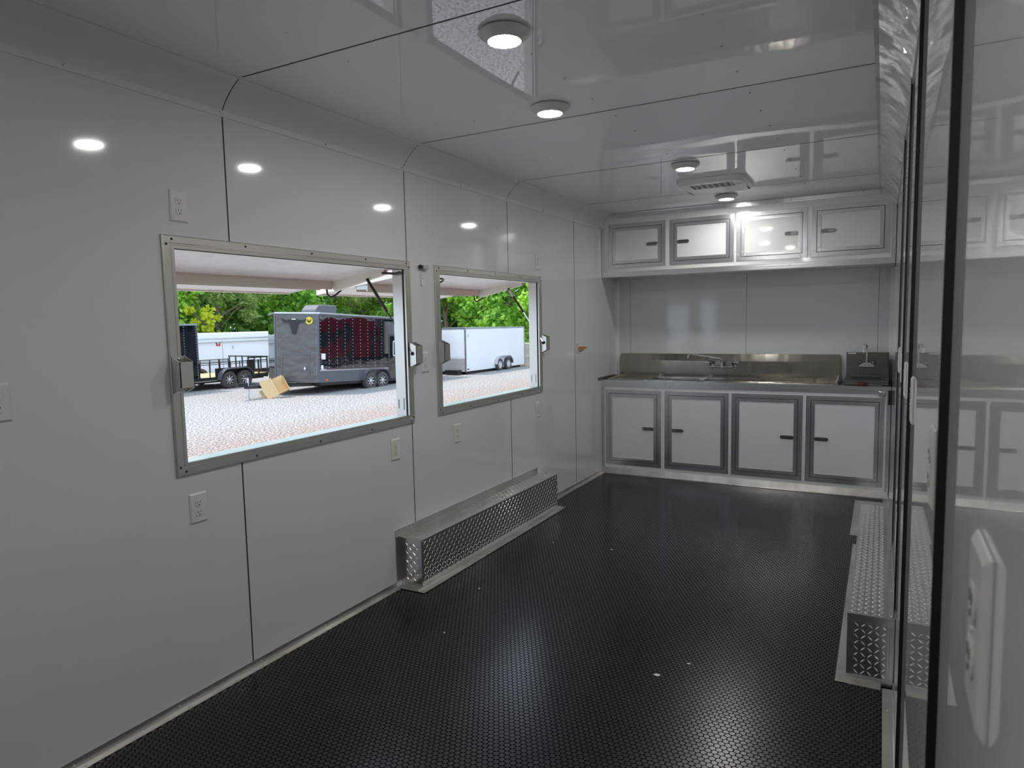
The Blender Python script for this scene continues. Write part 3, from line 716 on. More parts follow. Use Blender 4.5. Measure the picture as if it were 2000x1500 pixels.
MB().prism([(-.062,-.020),(.062,-.020),(.055,.0),(.022,.022),(-.022,.022),(-.055,.0)], lambda u, v, q: (2.320+u, 6.355-.045*q, 1.086+v)).build('body', 'chrome', gt, bevel=.004)
MB().tube([(2.320,6.325,1.10),(2.320,6.325,1.215)]+[(2.320-.012+.012*math.cos(a), 6.325-.045+.045*math.cos(a), 1.225+.048*math.sin(a)) for a in np.linspace(.2, PI*.92, 8)]+[(2.297,6.238,1.205)], .008, 10).build('spout', 'chrome', gt, smooth=60)
MB().tube([(2.297,6.238,1.238),(2.297,6.238,1.198)], .0095, 10).build('aerator', 'chrome', gt, smooth=60)
for x in (2.268, 2.372):
    k = MB(); k.lathe([(.013,0),(.016,.004),(.016,.010),(.010,.020),(.013,.026),(.0,.030)], 10, Matrix.Translation((x,6.318,1.098)))
    k.build('knob', 'latch', gt, smooth=40)
# screwdriver left on the counter edge
sd_ = thing('screwdriver', 'screwdriver with dark red grip lying in front of the small hand sink', 'screwdriver', (2.34,5.985,ZC+.003))
MB().tube([(2.262,5.985,ZC+.017),(2.268,5.985,ZC+.017),(2.30,5.985,ZC+.017),(2.33,5.985,ZC+.015),(2.336,5.985,ZC+.013)], [.009,.0145,.0145,.012,.008], 8).build('grip', 'redd', sd_, smooth=50)
MB().tube([(2.334,5.985,ZC+.012),(2.44,5.985,ZC+.008)], .0035, 6).build('shaft', 'chrome', sd_, smooth=50)

# ------------------------------------------------------------------ ceiling fittings
def make_light():
    t = thing('ceiling_light', 'x', 'ceiling light', (0,0,0), 'round ceiling lights', local=True)
    MB().lathe([(.080,0),(.090,-.004),(.093,-.009),(.090,-.013),(.062,-.034),(.058,-.036),(.058,-.030)], 40).build('trim_ring', 'lampwhite', t, smooth=35)
    MB().lathe([(.058,-.033),(.050,-.037),(.030,-.040),(.0,-.041)], 32).build('lens', 'lens', t, smooth=50)
    return t
L0 = make_light()
for k, (x, y, lab) in enumerate([(1.252,1.815,'round ceiling light nearest the camera'), (1.030,2.650,'second round ceiling light from the camera, set off to the left'),
                                 (1.268,4.215,'third round ceiling light, just before the ceiling vent'), (1.266,5.555,'farthest round ceiling light, in front of the wall cabinet'),
                                 (1.25,-.35,'added round ceiling light, unseen, above and behind the camera'), (1.25,-1.55,'added round ceiling light, unseen, nearest the rear wall')]):  # these two unseen lights are added to brighten the room
    o = L0 if k == 0 else copy_tree(L0)
    o.location = (x, y, H); o['label'] = lab
vt = thing('ceiling_vent', 'white air conditioner vent with louvres on the ceiling', 'vent', (1.30,4.97,H))
def rrect(w, h, r, n=6):
    P = []
    for cx, cy, a0 in ((w-r,h-r,0),(-w+r,h-r,PI/2),(-w+r,-h+r,PI),(w-r,-h+r,3*PI/2)):
        for k in range(n+1): P.append((cx+r*math.cos(a0+k*PI/2/n), cy+r*math.sin(a0+k*PI/2/n)))
    return P
m = MB(); P0, P1, P2 = rrect(.245,.245,.075), rrect(.245,.245,.075), rrect(.222,.222,.062); n = len(P0); cx, cy = 1.305, 4.955
m.add([(cx+u,cy+v,H-.001) for u, v in P0]+[(cx+u,cy+v,H-.022) for u, v in P1]+[(cx+u,cy+v,H-.040) for u, v in P2],
      [(k,(k+1)%n,n+(k+1)%n,n+k) for k in range(n)]+[(n+k,n+(k+1)%n,2*n+(k+1)%n,2*n+k) for k in range(n)])
m.build('shroud', 'plastic', vt, smooth=40)
m = MB(); lo = (cx-.150, cx+.150, cy-.175, cy-.010)
us = [-.222,-.150,.150,.222]; vv = [-.222,-.175,-.010,.222]
for a, b in zip(us, us[1:]):
    for c, d in zip(vv, vv[1:]):
        if (a, c) == (-.150, -.175): continue
        def cl(u, v):                   # keep the rounded corners
            k = .062; du, dv = max(0, abs(u)-.222+k), max(0, abs(v)-.222+k); q = math.hypot(du, dv)
            if du > 0 and dv > 0 and q > k: u = math.copysign(.222-k+du*k/q, u); v = math.copysign(.222-k+dv*k/q, v)
            return (cx+u, cy+v, H-.040)
        m.add([cl(a,c),cl(b,c),cl(b,d),cl(a,d)], [(0,1,2,3)])
fp = m.build('face_plate', 'plastic', vt, recalc=False)
m = MB(); m.box(lo[0],lo[1],lo[2],lo[3],H-.012,H-.008); m.build('duct', 'rim', vt)
m = MB()
for q in ((lo[0]-.002,lo[0],lo[2],lo[3]),(lo[1],lo[1]+.002,lo[2],lo[3]),(lo[0],lo[1],lo[2]-.002,lo[2]),(lo[0],lo[1],lo[3],lo[3]+.002)): m.box(*q, H-.040, H-.008)
m.build('duct_wall', 'plastic', vt)
for k in range(7):
    x = lo[0]+.021+k*.043
    MB().prism([(x,H-.041),(x+.003,H-.041),(x+.016,H-.014),(x+.013,H-.014)], lambda u, v, q: (u, lo[2]+q*(lo[3]-lo[2]), v)).build('louvre', 'plastic', vt)
MB().lathe([(.026,0),(.026,-.004),(.022,-.006)], 20, Matrix.Translation((cx+.18,cy-.06,H-.040))).build('knob', 'plastic', vt, smooth=40)

# ------------------------------------------------------------------ scraps on the mat
rs = random.Random(11)
for k, (x, y, r, lab) in enumerate([(1.623,2.386,.017,'largest white paper scrap on the black mat'), (1.72,2.542,.009,'small pale scrap beside the largest paper scrap'),
                                    (.892,3.812,.010,'pale scrap on the mat in front of the wheel box'), (.476,3.777,.006,'tiny pale scrap close to the wheel box front'),
                                    (.439,2.862,.008,'pale scrap near the near end of the wheel box'), (.572,2.312,.007,'pale scrap on the open mat left of centre')]):
    m = MB(); n = 7; P = [(r*rs.uniform(.55,1.2)*math.cos(2*PI*q/n), .6*r*rs.uniform(.6,1.2)*math.sin(2*PI*q/n)) for q in range(n)]
    m.prism(P, lambda u, v, q: (x+u, y+v, .0014+.0012*q+.2*abs(u)*.3))
    tag(m.build('paper_scrap', 'paper', org=(x,y,.0014)), lab, 'scrap', 'scraps on the mat')

# ================================================================== OUTSIDE
gr = MB(); gr.add([(-130,-80,ZG),(90,-80,ZG),(90,150,ZG),(-130,150,ZG)], [(0,1,2,3)])
tag(gr.build('ground', 'gravel'), kind='structure')

def wheel(root, x, y, z, r, name='wheel', spokes=8, rimm='rim', side=1):
    """wheel with its axle along x; part with sub-parts"""
    mt = Matrix.Translation((x,y,z)) @ Matrix.Rotation(PI/2*side,4,'Y')
    w = MB().lathe([(r*.58,.09),(r*.58,-.09),(r*.80,-.105),(r*.95,-.095),(r,-.06),(r,.06),(r*.95,.095),(r*.80,.105),(r*.58,.09)], 28, mt, False).build(name, 'tire', root, smooth=40)
    MB().lathe([(r*.60,.07),(r*.60,.085),(r*.55,.088),(r*.50,.05),(.0,.045)], 24, mt).build('rim', rimm, w, smooth=40)
    s = MB()
    for k in range(spokes):
        q = mt @ Matrix.Rotation(2*PI*k/spokes,4,'Z')
        s.add([q @ Vector(v) for v in ((r*.14,-r*.045,.07),(r*.14,r*.045,.07),(r*.54,r*.075,.08),(r*.54,-r*.075,.08),(r*.14,-r*.03,.05),(r*.14,r*.03,.05),(r*.54,r*.05,.05),(r*.54,-r*.05,.05))],
              [(0,1,2,3),(7,6,5,4),(0,3,7,4),(1,5,6,2),(2,6,7,3),(0,4,5,1)])
    s.lathe([(r*.17,.05),(r*.17,.085),(r*.10,.10),(0,.10)], 10, mt)
    s.build('spokes', 'spoke', w)
    return w
def fender(root, x0, x1, yc, zc, R, gap, m='dkgrey'):
    o = MB(); pts = []
    for a in np.linspace(PI*.97, PI*.5, 9): pts.append((yc-gap+R*math.cos(a), zc+R*math.sin(a)))
    for a in np.linspace(PI*.5, PI*.03, 9): pts.append((yc+gap+R*math.cos(a), zc+R*math.sin(a)))
    n = len(pts); t = .035
    q = [(y, z) for y, z in pts]+[(y, z-t) for y, z in reversed(pts)]
    for i in range(n-1):
        (ya, za), (yb_, zb) = pts[i], pts[i+1]
        o.add([(x0,ya,za),(x1,ya,za),(x1,yb_,zb),(x0,yb_,zb),(x0,ya,za-t),(x1,ya,za-t),(x1,yb_,zb-t),(x0,yb_,zb-t)],
              [(0,1,2,3),(7,6,5,4),(1,5,6,2),(0,3,7,4)]+([(0,4,5,1)] if i == 0 else [])+([(3,2,6,7)] if i == n-2 else []))
    return o.build('fender', m, root, smooth=40)

# ---- black V-nosed trailer (local frame: near side x=0, nose towards -y, ground z=0)
bt = thing('enclosed_trailer', 'glossy black and charcoal V-nosed enclosed trailer on the gravel', 'trailer', (-14.5,16.75,ZG), local=True)
LB, HB, ZB, WB = 7.4, 2.36, .36, 2.42
nose = [(0,0),(-WB/2,-.78),(-WB,0)]
skirt = .20
MB().box(-WB, 0, 0, LB, ZB+.42, ZB+HB).build('side_body', 'blackpaint', bt)
MB().box(-WB-.01, .012, -.0, LB, ZB, ZB+.42).build('lower_skirt', 'dkgrey', bt)
def face(p, q, z0, z1, t):
    d = Vector((q[0]-p[0], q[1]-p[1], 0)).normalized(); nn = Vector((d.y,-d.x,0))*t
    return lambda u, v, k: Vector((p[0],p[1],0))+d*u+nn*k+Vector((0,0,v))
L1 = math.hypot(WB/2, .78)
MB().prism([(0,0),(-WB/2,-.78),(-WB,0)], lambda u, v, q: (u, v, ZB+q*HB)).build('nose', 'charcoal', bt)
fn = face((0,0), nose[1], 0, 0, -.012)   # right nose face, outward
sgn = 1 if (fn(0,0,1)-fn(0,0,0)).y < 0 else -1
def nf(u, v, k): return fn(u, v, k*sgn)
fl_ = face(nose[1], nose[2], 0, 0, -.012)
s2 = 1 if (fl_(0,0,1)-fl_(0,0,0)).y < 0 else -1
MB().prism([(0.02,ZB+.5),(L1-.02,ZB+.5),(L1-.02,ZB+HB-.03),(.02,ZB+HB-.03)], lambda u, v, q: fl_(u, v, q*s2*.6)).build('nose_sheet', 'blackpaint', bt)
for x, y in ((0,0),(-WB/2,-.78)):
    MB().bar((x,y,ZB), (x,y,ZB+HB), .055).build('corner_post', 'dkgrey', bt)
MB().prism([(0.06,.02),(-WB/2,-.82),(-WB-.06,.02),(-WB-.06,LB),(.06,LB)], lambda u, v, q: (u*.99, v, ZB+HB+.05*q)).build('roof', 'silver', bt)
MB().box(.0,.02,0,LB,ZB+.40,ZB+.44).build('skirt_trim', 'silver', bt)
MB().box(.0,.02,0,LB,ZB+HB-.05,ZB+HB).build('top_trim', 'dkgrey', bt)
# gear door in the nose, badge, emblem, small lamps
for P in mitred(.30, L1-.18, ZB+.06, ZB+1.02, .045):
    MB().prism(P, lambda u, v, q: nf(u, v, q*1.6)).build('gear_door_frame', 'dkgrey', bt)
MB().box(-.9,-.5,-.62,-.55,ZB+.0,ZB+.02).build('nose_step', 'dkgrey', bt)
MB().prism([(.42,ZB+.50),(.46,ZB+.56),(.50,ZB+.50),(.46,ZB+.42)], lambda u, v, q: nf(u, v, 1.5+q*2)).build('door_latch', 'silver', bt)
SK = [(-.52,.17),(-.38,.10),(-.20,.12),(0,.14),(.20,.12),(.38,.10),(.52,.17),(.50,.06),(.36,.02),(.24,.02),(.16,-.10),(.11,-.30),(.06,-.40),(-.06,-.40),(-.11,-.30),(-.16,-.10),(-.24,.02),(-.36,.02),(-.50,.06)]
MB().prism([(.80+u*.78, ZB+HB-.32+v*.95) for u, v in SK], lambda u, v, q: nf(u, v, 1+q*2)).build('horned_badge', 'black', bt)
MB().prism([(.74,ZB+HB-.205),(.87,ZB+HB-.205),(.87,ZB+HB-.178),(.74,ZB+HB-.178)], lambda u, v, q: nf(u, v, 3+q)).build('plate', 'plastic', bt)
cu, cv_ = .30, ZB+HB-.235
em = MB().prism([(cu+.125*math.cos(a), cv_+.125*math.sin(a)) for a in np.linspace(0, 2*PI, 21)[:-1]], lambda u, v, q: nf(u, v, 1+q)).build('round_emblem', 'yellow', bt)
for P in ([(-.075,.045),(-.05,.06),(-.045,.0),(-.02,-.02),(-.01,-.075),(.01,-.075),(.02,-.02),(.045,.0),(.05,.06),(.075,.045),(.06,-.03),(.03,-.05),(.0,-.02),(-.03,-.05),(-.06,-.03)], [(-.02,.02),(.02,.02),(.0,-.01)]):
    MB().prism([(cu+u, cv_+v) for u, v in P], lambda u, v, q: nf(u, v, 2+q)).build('emblem_mark', 'black', em)
s = MB()
for k in range(34):                     # rivets down both edges of the nose sheet
    z = ZB+.10+k*(HB-.16)/33
    for u in (.06, L1-.06): s.dome(nf(u, z, 1), nf(0,0,1)-nf(0,0,0), .012)
tag(s.build('nose_rivets', 'silver', bt), kind='stuff')
s = MB()
for i in range(18):
    y = .10+i*.405
    if 3.72 < y < 4.75 : zz = ZB+1.9
    for k in range(15):
        z = ZB+.52+k*.122
        if 3.75 < y < 4.75 and z < ZB+1.72: continue
        s.dome((.0, y, z), (1,0,0), .016, .012)
tag(s.build('side_rivets', 'silver', bt, recalc=False), kind='stuff')
# side door with window, drip canopy, fenders and wheels
DY = 3.78
MB().box(.0,.03,DY-.03,DY+.73,ZB+.02,ZB+1.70).build('door_frame', 'dkgrey', bt)
dd = MB().box(.03,.045,DY+.01,DY+.69,ZB+.06,ZB+1.66).build('door', 'blackpaint', bt)
m = MB(); P0 = rrect(.17,.30,.05,4); P1 = rrect(.13,.26,.04,4); n = len(P0)
m.add([(.05,DY+.35+u,ZB+1.18+v) for u, v in P0]+[(.05,DY+.35+u,ZB+1.18+v) for u, v in P1]+[(.043,DY+.35+u,ZB+1.18+v) for u, v in P0], [(k,(k+1)%n,n+(k+1)%n,n+k) for k in range(n)]+[(k,2*n+k,2*n+(k+1)%n,(k+1)%n) for k in range(n)])
m.build('window_frame', 'plastic', dd)
MB().prism(P1, lambda u, v, q: (.044+.003*q, DY+.35+u, ZB+1.18+v)).build('window_pane', 'glass', dd)
MB().box(.045,.07,DY+.62,DY+.66,ZB+.80,ZB+.92).build('handle', 'chrome', dd)
MB().box(.0,.06,DY-.30,DY-.10,ZB+.98,ZB+2.22).build('awning_side', 'charcoal', bt)
MB().box(.0,.06,DY+.80,DY+1.00,ZB+.98,ZB+2.22).build('awning_side', 'charcoal', bt)
MB().box(.0,.05,DY-.10,DY+.80,ZB+1.72,ZB+2.22).build('awning_panel', 'dkgrey', bt)
YW = 2.88
for y in (YW-.34, YW+.34): wheel(bt, .06, y, .33, .33, rimm='rim', spokes=8)
for y in (YW-.34, YW+.34): wheel(bt, -WB-.06, y, .33, .33, rimm='rim', spokes=8, side=-1)
fender(bt, -.05, .20, YW, .36, .42, .33)
MB().box(-WB,-.0,.1,LB-.2,ZB-.10,ZB).build('chassis', 'frameblk', bt)
# tongue, coupler and jack
for x in (-.35, -WB+.35): MB().bar((x,.4,ZB-.08), (-WB/2,-2.05,ZB-.10), .09).build('tongue_bar', 'frameblk', bt)
MB().box(-WB/2-.07,-WB/2+.07,-2.40,-2.00,ZB-.07,ZB+.05).build('coupler', 'rim', bt)
jk = MB(); jk.tube([(-WB/2,-1.95,-.12),(-WB/2,-1.95,.60)], .04, 10); jk.tube([(-WB/2,-1.95,-.16),(-WB/2,-1.95,-.11)], .07, 10); jk.build('jack', 'silver', bt, smooth=40)
MB().box(-WB/2-.08,-WB/2+.08,-2.03,-1.87,.58,.68).build('jack_head', 'rim', bt)
# roof air conditioner, side hookups, marker lamps
MB().prism([(.75,0),(.75,.14),(.92,.33),(1.75,.36),(1.82,.32),(1.82,0)], lambda u, v, q: (-WB/2-.35+.7*q, u, ZB+HB+.05+v)).build('roof_unit', 'dkgrey', bt, bevel=.03)
MB().box(.0,.03,.12,.30,ZB+.80,ZB+1.00).build('power_inlet', 'plastic', bt); MB().box(.0,.02,.10,.20,ZB+.46,ZB+.60).build('sticker', 'plastic', bt); MB().box(.0,.02,.10,.34,ZB+.44,ZB+.455).build('sticker', 'plastic', bt)
MB().box(.012,.03,.28,.40,ZB+.06,ZB+.11).build('marker_lamp', 'amber', bt)
bt.rotation_euler = (math.radians(-2.6), 0, 0)
bt.location.z += .05

# ---- white trailers
def white_trailer(name_label, x, y, L_, wdt, hgt, zb, ywheel, group=None, seam=(), guard=True):
    t = thing('cargo_trailer', name_label, 'trailer', (x,y,ZG), group, local=True)
    MB().box(-wdt,0,0,L_,zb,zb+hgt).build('body', 'whitepaint', t, bevel=.02)
    MB().box(-wdt-.015,.015,-.015,L_+.015,zb+hgt-.05,zb+hgt+.02).build('top_trim', 'silver', t)
    for px, py in ((0,0),(-wdt,0),(0,L_)): MB().bar((px,py,zb), (px,py,zb+hgt), .06).build('corner_post', 'silver', t)
    if guard:
        MB().box(-wdt,.005,-.012,0,zb,zb+.60).build('stone_guard', 'guard', t)
        MB().box(-wdt+.1,-.12,-.006,0,zb+.66,zb+hgt-.1).build('front_sheet', 'whitepaint', t)
        MB().bar((-wdt/2,-.05,zb-.06), (-wdt/2,-1.3,zb-.06), .10).build('tongue_bar', 'frameblk', t)
        MB().box(-.9,-.2,-.40,-.05,zb-.12,zb+.08).build('battery_box', 'frameblk', t)
    for sy in seam: MB().box(.0,.012,sy-.02,sy+.02,zb,zb+hgt-.05).build('seam_trim', 'silver', t)
    if ywheel:
        for yy in (ywheel-.42, ywheel+.42): wheel(t, .04, yy, .30, .30, rimm='spoke', spokes=6)
        fender(t, -.05, .20, ywheel, .32, .40, .40, 'silver')
    MB().box(-wdt+.1,-.15,.2,L_-.2,zb-.12,zb).build('chassis', 'frameblk', t)
    s = MB()
    for yy in np.arange(.15, L_, .6): s.dome((.0,yy,zb+.05), (1,0,0), .012)
    tag(s.build('screws', 'silver', t), kind='stuff')
    return t
w1 = white_trailer('white enclosed cargo trailer seen through the farther window', -14.1, 25.5, 5.7, 2.4, 1.98, .14, 3.35)
w1.rotation_euler = (math.radians(-.3),0,0)
MB().prism([(.25,1.85),(.27,1.86),(.27,1.70),(.25,1.69)], lambda u, v, q: (.004+.004*q, u, v)).build('clearance_lamp', 'rim', w1)
MB().box(.004,.016,.12,.26,.22,.27).build('sticker', 'rim', w1)
w2 = white_trailer('low white trailer with a flag sticker, behind the porch trailer', -26, 19.0, 8.6, 2.4, 1.62, .20, None, seam=(3.02,), guard=False)
MB().box(.0,.10,.0,8.6,1.66,1.69).build('gutter', 'silver', w2); MB().box(-2.3,-.1,.1,8.4,1.82,2.10).build('roof_hump', 'whitepaint', w2, bevel=.05)
MB().prism([(2.66,1.62),(2.78,1.52),(2.90,1.62),(2.90,1.46),(2.66,1.46)], lambda u, v, q: (.01*q+.001, u, v)).build('flag_sticker', 'flagred', w2)
MB().prism([(2.66,1.66),(2.76,1.56),(2.66,1.56)], lambda u, v, q: (.012*q+.001, u, v)).build('flag_sticker', 'flagblue', w2)
MB().prism([(2.82,1.60),(2.92,1.66),(2.90,1.60)], lambda u, v, q: (.012*q+.001, u, v)).build('flag_sticker', 'flagblue', w2)
MB().box(.0,.06,3.6,3.62,1.30,1.46).build('handle', 'silver', w2)
w3 = white_trailer('white trailer roof showing above the rear of the black trailer', -19.5, 21.5, 6.5, 2.4, 2.05, .50, None, guard=False)
MB().prism([(2.2,0),(2.3,.22),(3.1,.22),(3.2,0)], lambda u, v, q: (-1.6+.8*q, u, 2.57+v)).build('roof_unit', 'plastic', w3, bevel=.04)

# ---- red trailer parked out of view to the right: it shows as a red shape in the black trailer's side
rd = thing('red_trailer', 'red trailer seen only as a reflection in the black trailer side', 'trailer', (-4.6,25.4,ZG), local=True)
MB().box(0,2.3,0,6.2,.45,2.75).build('body', 'red', rd, bevel=.03)
MB().box(-.03,2.33,-.02,6.22,2.70,2.80).build('roof', 'whitepaint', rd); MB().box(-.012,.0,.6,2.2,1.25,2.05).build('window_pane', 'glass', rd)
MB().box(-.012,.0,3.6,4.3,.55,2.4).build('door', 'glass', rd)
MB().box(-.012,.0,2.5,3.3,1.5,2.1).build('window_pane', 'glass', rd)
for y in (2.6, 3.4): wheel(rd, .02, y, .33, .33, side=-1)
MB().box(.1,2.2,.1,6.1,.33,.45).build('chassis', 'frameblk', rd)
# ---- navy trailer beyond the red one, the dark part of the same reflection
nv = thing('navy_trailer', 'dark navy trailer seen only as the dark right part of that reflection', 'trailer', (-2.0,32.6,ZG), local=True)
MB().box(0,2.3,0,10.5,.30,3.0).build('body', 'blackpaint', nv, bevel=.03)
MB().box(-.03,2.33,-.02,10.52,2.95,3.05).build('roof', 'silver', nv); MB().box(.1,2.2,.1,10.4,.12,.30).build('chassis', 'frameblk', nv)
for y in (5.0, 5.8): wheel(nv, .02, y, .33, .33, side=-1)
MB().box(-.012,.0,1.0,1.8,.5,2.5).build('door', 'dkgrey', nv)
# ---- black cabin trailer with a railed open porch
pt = thing('porch_trailer', 'black cabin trailer with railed open porch deck behind the left window edge', 'trailer', (-20,16.2,ZG), local=True)
MB().box(-2.4,0,-3.2,0,.40,2.50).build('cabin', 'blackpaint', pt)
MB().box(-2.44,.03,-3.2,.03,2.46,2.53).build('roof', 'silver', pt)
for x in (0,-2.4): MB().bar((x,0,.40), (x,0,2.48), .05).build('corner_post', 'dkgrey', pt)
s = MB()
for k in range(20):
    for y in (-.03, -.52, -.95): s.dome((.0, y, .50+k*.10), (1,0,0), .016, .012)
tag(s.build('side_rivets', 'silver', pt), kind='stuff')
for k in range(8): MB().box(-2.38+k*.298,-2.09+k*.298-.004,0,3.25,.44,.475).build('deck_plank', 'wood', pt)
MB().box(.0,.03,-3.2,3.25,.36,.475).build('side_rail', 'frameblk', pt); MB().box(-2.43,-2.4,-3.2,3.25,.36,.475).build('side_rail', 'frameblk', pt)
MB().box(.03,.05,-3.2,.9,.33,.36).build('frame_rail', 'silver', pt)
MB().box(-2.4,0,3.2,3.25,.30,.475).build('end_rail', 'frameblk', pt)
for x in (.0, -2.4):
    MB().bar((x,0,1.03), (x,3.25,1.00), .035).build('top_rail', 'frameblk', pt)
    MB().bar((x,0,.96), (x,3.25,.93), .025).build('mid_rail', 'frameblk', pt)
    for k in range(8):
        y = .02+k*.46
        MB().bar((x,y,.47), (x,y,1.03), .03 if k % 3 else .05).build('post', 'frameblk', pt)
for x in (-.05,-.42,-.80,-1.17,-1.55,-1.95,-2.35): MB().bar((x,3.27,.47), (x,3.27,1.15), .04).build('gate_post', 'frameblk', pt)
for z in (.50, 1.13): MB().bar((-2.4,3.27,z), (0,3.27,z), .05).build('gate_rail', 'frameblk', pt)
for z in (1.13,): MB().bar((.0,2.25,z), (.0,3.27,z), .05).build('gate_rail', 'frameblk', pt)
MB().box(-.06,.02,2.25,2.55,.47,1.05).build('tool_box', 'frameblk', pt)
for y in (1.18, 1.92): wheel(pt, .14, y, .335, .335, spokes=8)
for y in (1.18, 1.92): wheel(pt, -2.5, y, .335, .335, spokes=8, side=-1)
fender(pt, .0, .28, 1.55, .36, .43, .36, 'dkgrey')
MB().box(-.02,.03,.72,2.42,.47,.80).build('fender_skirt', 'frameblk', pt)
MB().box(-2.3,-.1,-3.1,3.1,.26,.40).build('chassis', 'frameblk', pt)
for y in (-.6,): wheel(pt, -2.3, y, .30, .30, spokes=6)

# ---- flattened cardboard box on the gravel
cb = thing('cardboard_box', 'open tan cardboard box lying on the gravel by the trailer tongue', 'box', (-15.02,15.45,ZG), local=True)
MB().box(-.02,.0,-.36,.04,.0,.62).build('panel', 'card', cb)
m = MB(); m.box(-.28,-.02,.02,.03,.03,.62); m.box(-.28,-.26,.03,.42,.03,.60); m.box(-.28,-.02,.40,.42,.03,.52); m.box(-.28,-.02,.03,.42,.02,.04); m.build('tray', 'card', cb)
MB().box(-.26,-.22,-.46,-.36,.10,.40).build('flap', 'card', cb)
cb.rotation_euler = (math.radians(24), math.radians(-16), math.radians(-38)); cb.location.z = ZG+.12

# ---- retaining wall of concrete blocks, each block its own piece
rt = MB().box(-24, -6, 32.42, 32.5, ZG-.1, ZG+1.18).build('retaining_wall', 'stone'); tag(rt, kind='structure')
for row in range(2):
    for k in range(15):
        x = -24+k*1.2+(.6 if row else 0)
        dx = RND.uniform(-.02,.02)
        MB().box(x+.015, x+1.185, 31.8+dx, 32.42, ZG+row*.61, ZG+row*.61+.595).build('block', 'stone', rt, bevel=.03)

# ---- trees behind the lot
def tree(x, y, h, r, leafm, label, n=4200, ls=.24, low=.08, seed=0, sparse=False):
    R_ = random.Random(seed); t = thing('tree', label, 'tree', (x,y,ZG), 'trees behind the lot')
    base_ = Vector((x,y,ZG)); tr = MB()
    pts = [base_+Vector((R_.uniform(-.25,.25)*k/3, R_.uniform(-.25,.25)*k/3, h*.92*k/6)) for k in range(7)]
    tr.tube(pts, [.20*h/9*(1-k/7.5) for k in range(7)], 7)
    tips = []
    for k in range(15):
        p = base_.lerp(pts[-1], R_.uniform(.15, .85)); a = R_.uniform(0, 2*PI); l = r*R_.uniform(.55, .95)
        q = p+Vector((math.cos(a)*l, math.sin(a)*l, l*R_.uniform(.25, .9))); mid = p.lerp(q, .5)+Vector((R_.uniform(-.2,.2),R_.uniform(-.2,.2),.15))
        tr.tube([p, mid, q], [.06,.04,.02], 5); tips.append(q)
    tr.build('trunk', 'bark', t, smooth=60)
    rng = np.random.default_rng(seed+5)
    cl = [np.array(q) for q in tips]
    for k in range(26):
        zz = rng.uniform(low, .97); rad = r*(1.0-.62*abs(zz-.38)**1.3/.5)*math.sqrt(rng.uniform(.2,1)); a = rng.uniform(0, 2*PI)
        cl.append(np.array([x+math.cos(a)*rad, y+math.sin(a)*rad, ZG+h*zz]))
    cl = np.array(cl); cr = rng.uniform(.55, 1.15, len(cl))*r*.34
    idx = rng.integers(0, len(cl), n); d = rng.normal(size=(n,3)); d /= np.linalg.norm(d, axis=1, keepdims=True)
    c = cl[idx]+d*(cr[idx]*rng.uniform(.45,1.05,n))[:,None]*np.array([1,1,.8])
    c[:,2] = np.maximum(c[:,2], ZG+.1)
    nn = d*.6+rng.normal(size=(n,3))*.6+np.array([0,0,.5]); nn /= np.linalg.norm(nn, axis=1, keepdims=True)
    a = np.cross(nn, rng.normal(size=(n,3))); a /= np.linalg.norm(a, axis=1, keepdims=True); b = np.cross(nn, a)
    s = (ls*rng.uniform(.55,1.2,n))[:,None]; w = .42 if not sparse else .16
    V = np.stack([c-a*s*.6, c+b*s*w-nn*s*.06, c+a*s*.6, c-b*s*w-nn*s*.06], 1).reshape(-1,3)-np.array([x,y,ZG])
    me = bpy.data.meshes.new('foliage'); me.vertices.add(4*n); me.vertices.foreach_set('co', V.astype(np.float32).reshape(-1))
    me.loops.add(4*n); me.loops.foreach_set('vertex_index', np.arange(4*n, dtype=np.int32)); me.polygons.add(n); me.polygons.foreach_set('loop_start', np.arange(0, 4*n, 4, dtype=np.int32))
    me.update(calc_edges=True); me.materials.append(M[leafm])
    o = bpy.data.objects.new('foliage', me); COL.objects.link(o); o.parent = t; tag(o, kind='stuff')
    return t
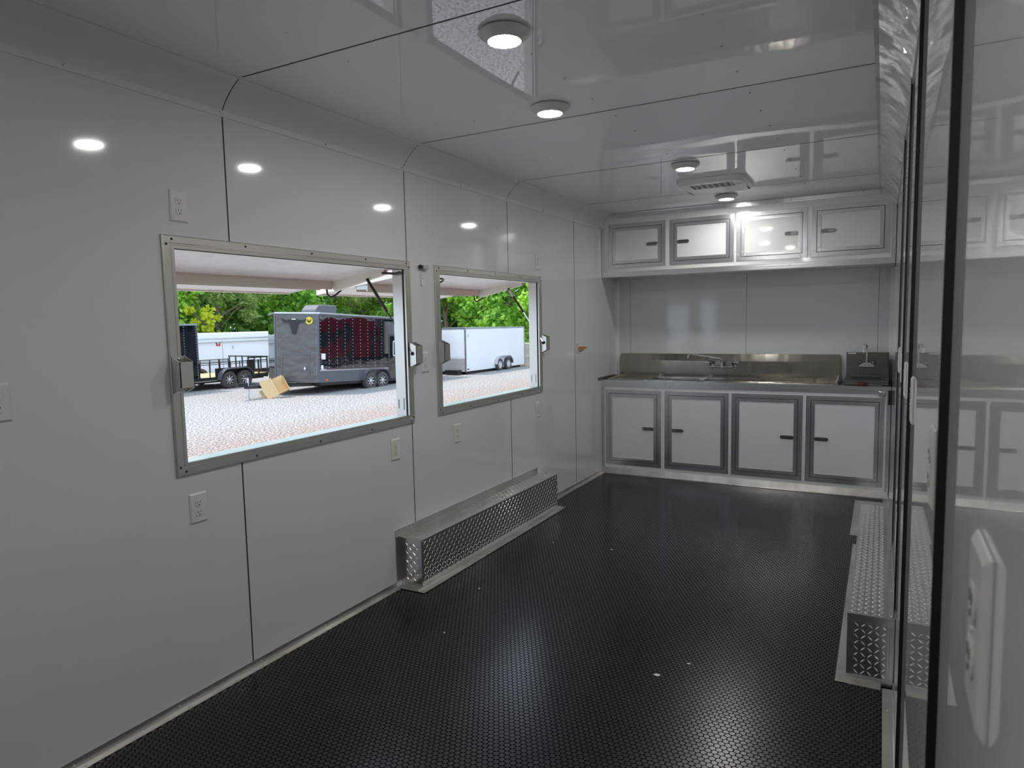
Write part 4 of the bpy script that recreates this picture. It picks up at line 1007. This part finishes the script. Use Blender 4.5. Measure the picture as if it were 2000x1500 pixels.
TR = [(-33,21.5,9.5,3.0,'leaf_lime','bright green tree at the left of the larger window'),
      (-35,25.0,10.5,3.2,'leaf_mid','full green tree behind the flag-sticker trailer'),
      (-32,26.6,9.0,2.6,'leaf_cedar','feathery olive cedar with bare reddish limbs'),
      (-36,30.0,11.0,3.4,'leaf_lime','tall lime tree behind the black trailer nose'),
      (-33,32.4,9.5,2.9,'leaf_mid','green tree behind the roof unit of the black trailer'),
      (-35,36.8,10.5,3.3,'leaf_dark','darker tree behind the middle of the black trailer'),
      (-33,40.5,9.5,3.0,'leaf_cedar','thin olive tree right of the roof unit'),
      (-34,45.0,10.5,3.3,'leaf_lime','lime tree beside the right jamb of the larger window'),
      (-30.5,42.5,9.0,2.9,'leaf_lime','lime tree at the left of the farther window'),
      (-27.0,40.5,9.5,3.0,'leaf_mid','green tree left of centre in the farther window'),
      (-24.0,38.8,10.0,2.8,'leaf_dark','dark tree in the middle of the farther window'),
      (-21.0,38.5,9.5,2.9,'leaf_lime','light green tree right of centre in the farther window'),
      (-18.0,37.0,10.0,2.9,'leaf_mid','green tree behind the end of the white cargo trailer'),
      (-14.5,36.0,9.5,2.9,'leaf_lime','bright tree at the right edge of the farther window')]
for k, (x, y, h, r, lm, lab) in enumerate(TR):
    tree(x, y, h, r, lm, lab, n=6500, seed=20+k, sparse=(lm == 'leaf_cedar'), ls=.30 if lm != 'leaf_cedar' else .42)
tree(-30.0, 24.0, 3.4, 1.0, 'leaf_yellow', 'yellow-green shrub glowing in front of the trees', n=1600, seed=77, ls=.22)
BU = [(-33.5,18.0,'low bush at the left behind the porch trailer'), (-33,23.5,'low bush behind the flag-sticker trailer'), (-34,28.3,'low bush right of the cedar trunk'), (-36,34.0,'low bush behind the black trailer nose'),
      (-36,39.0,'low bush behind the middle of the black trailer'), (-35,43.0,'low bush behind the rear of the black trailer'), (-29,45,'low bush at the left of the farther window'), (-22.5,42.5,'low bush in the middle of the farther window'), (-16,39.5,'low bush above the retaining wall')]
for k, (x, y, lab) in enumerate(BU):
    tree(x, y, 4.4, 2.6, ('leaf_mid','leaf_lime','leaf_dark')[k % 3], lab, n=2600, seed=300+k, ls=.34, low=.03)
for k, (x, y, lab) in enumerate([(-3,52,'tree reflected at the middle of the black trailer side'), (5,55,'tree reflected right of the middle of the black trailer side'), (14,57,'tree reflected near the door of the black trailer'), (24,58,'tree reflected at the rear of the black trailer')]):
    tree(x, y, 14, 5.2, 'leaf_dark', lab, n=4200, seed=200+k, ls=.5)
for k, (x, y) in enumerate([(-42,18),(-43,25),(-44,32),(-44,39),(-43,47),(-38,52),(-31,50),(-24,47),(-17,45),(-10,43)]):
    tree(x, y, 12.5, 4.6, 'leaf_dark' if k % 2 else 'leaf_mid', ['tall back-row tree at the far left', 'back-row tree left of the flag-sticker trailer', 'back-row tree behind the cedar', 'back-row tree behind the black trailer nose', 'back-row tree behind the black trailer rear', 'back-row tree between the two window views', 'back-row tree at the left of the farther window', 'back-row tree in the middle of the farther window', 'back-row tree right of centre in the farther window', 'back-row tree at the far right'][k], n=4200, seed=120+k, ls=.45)
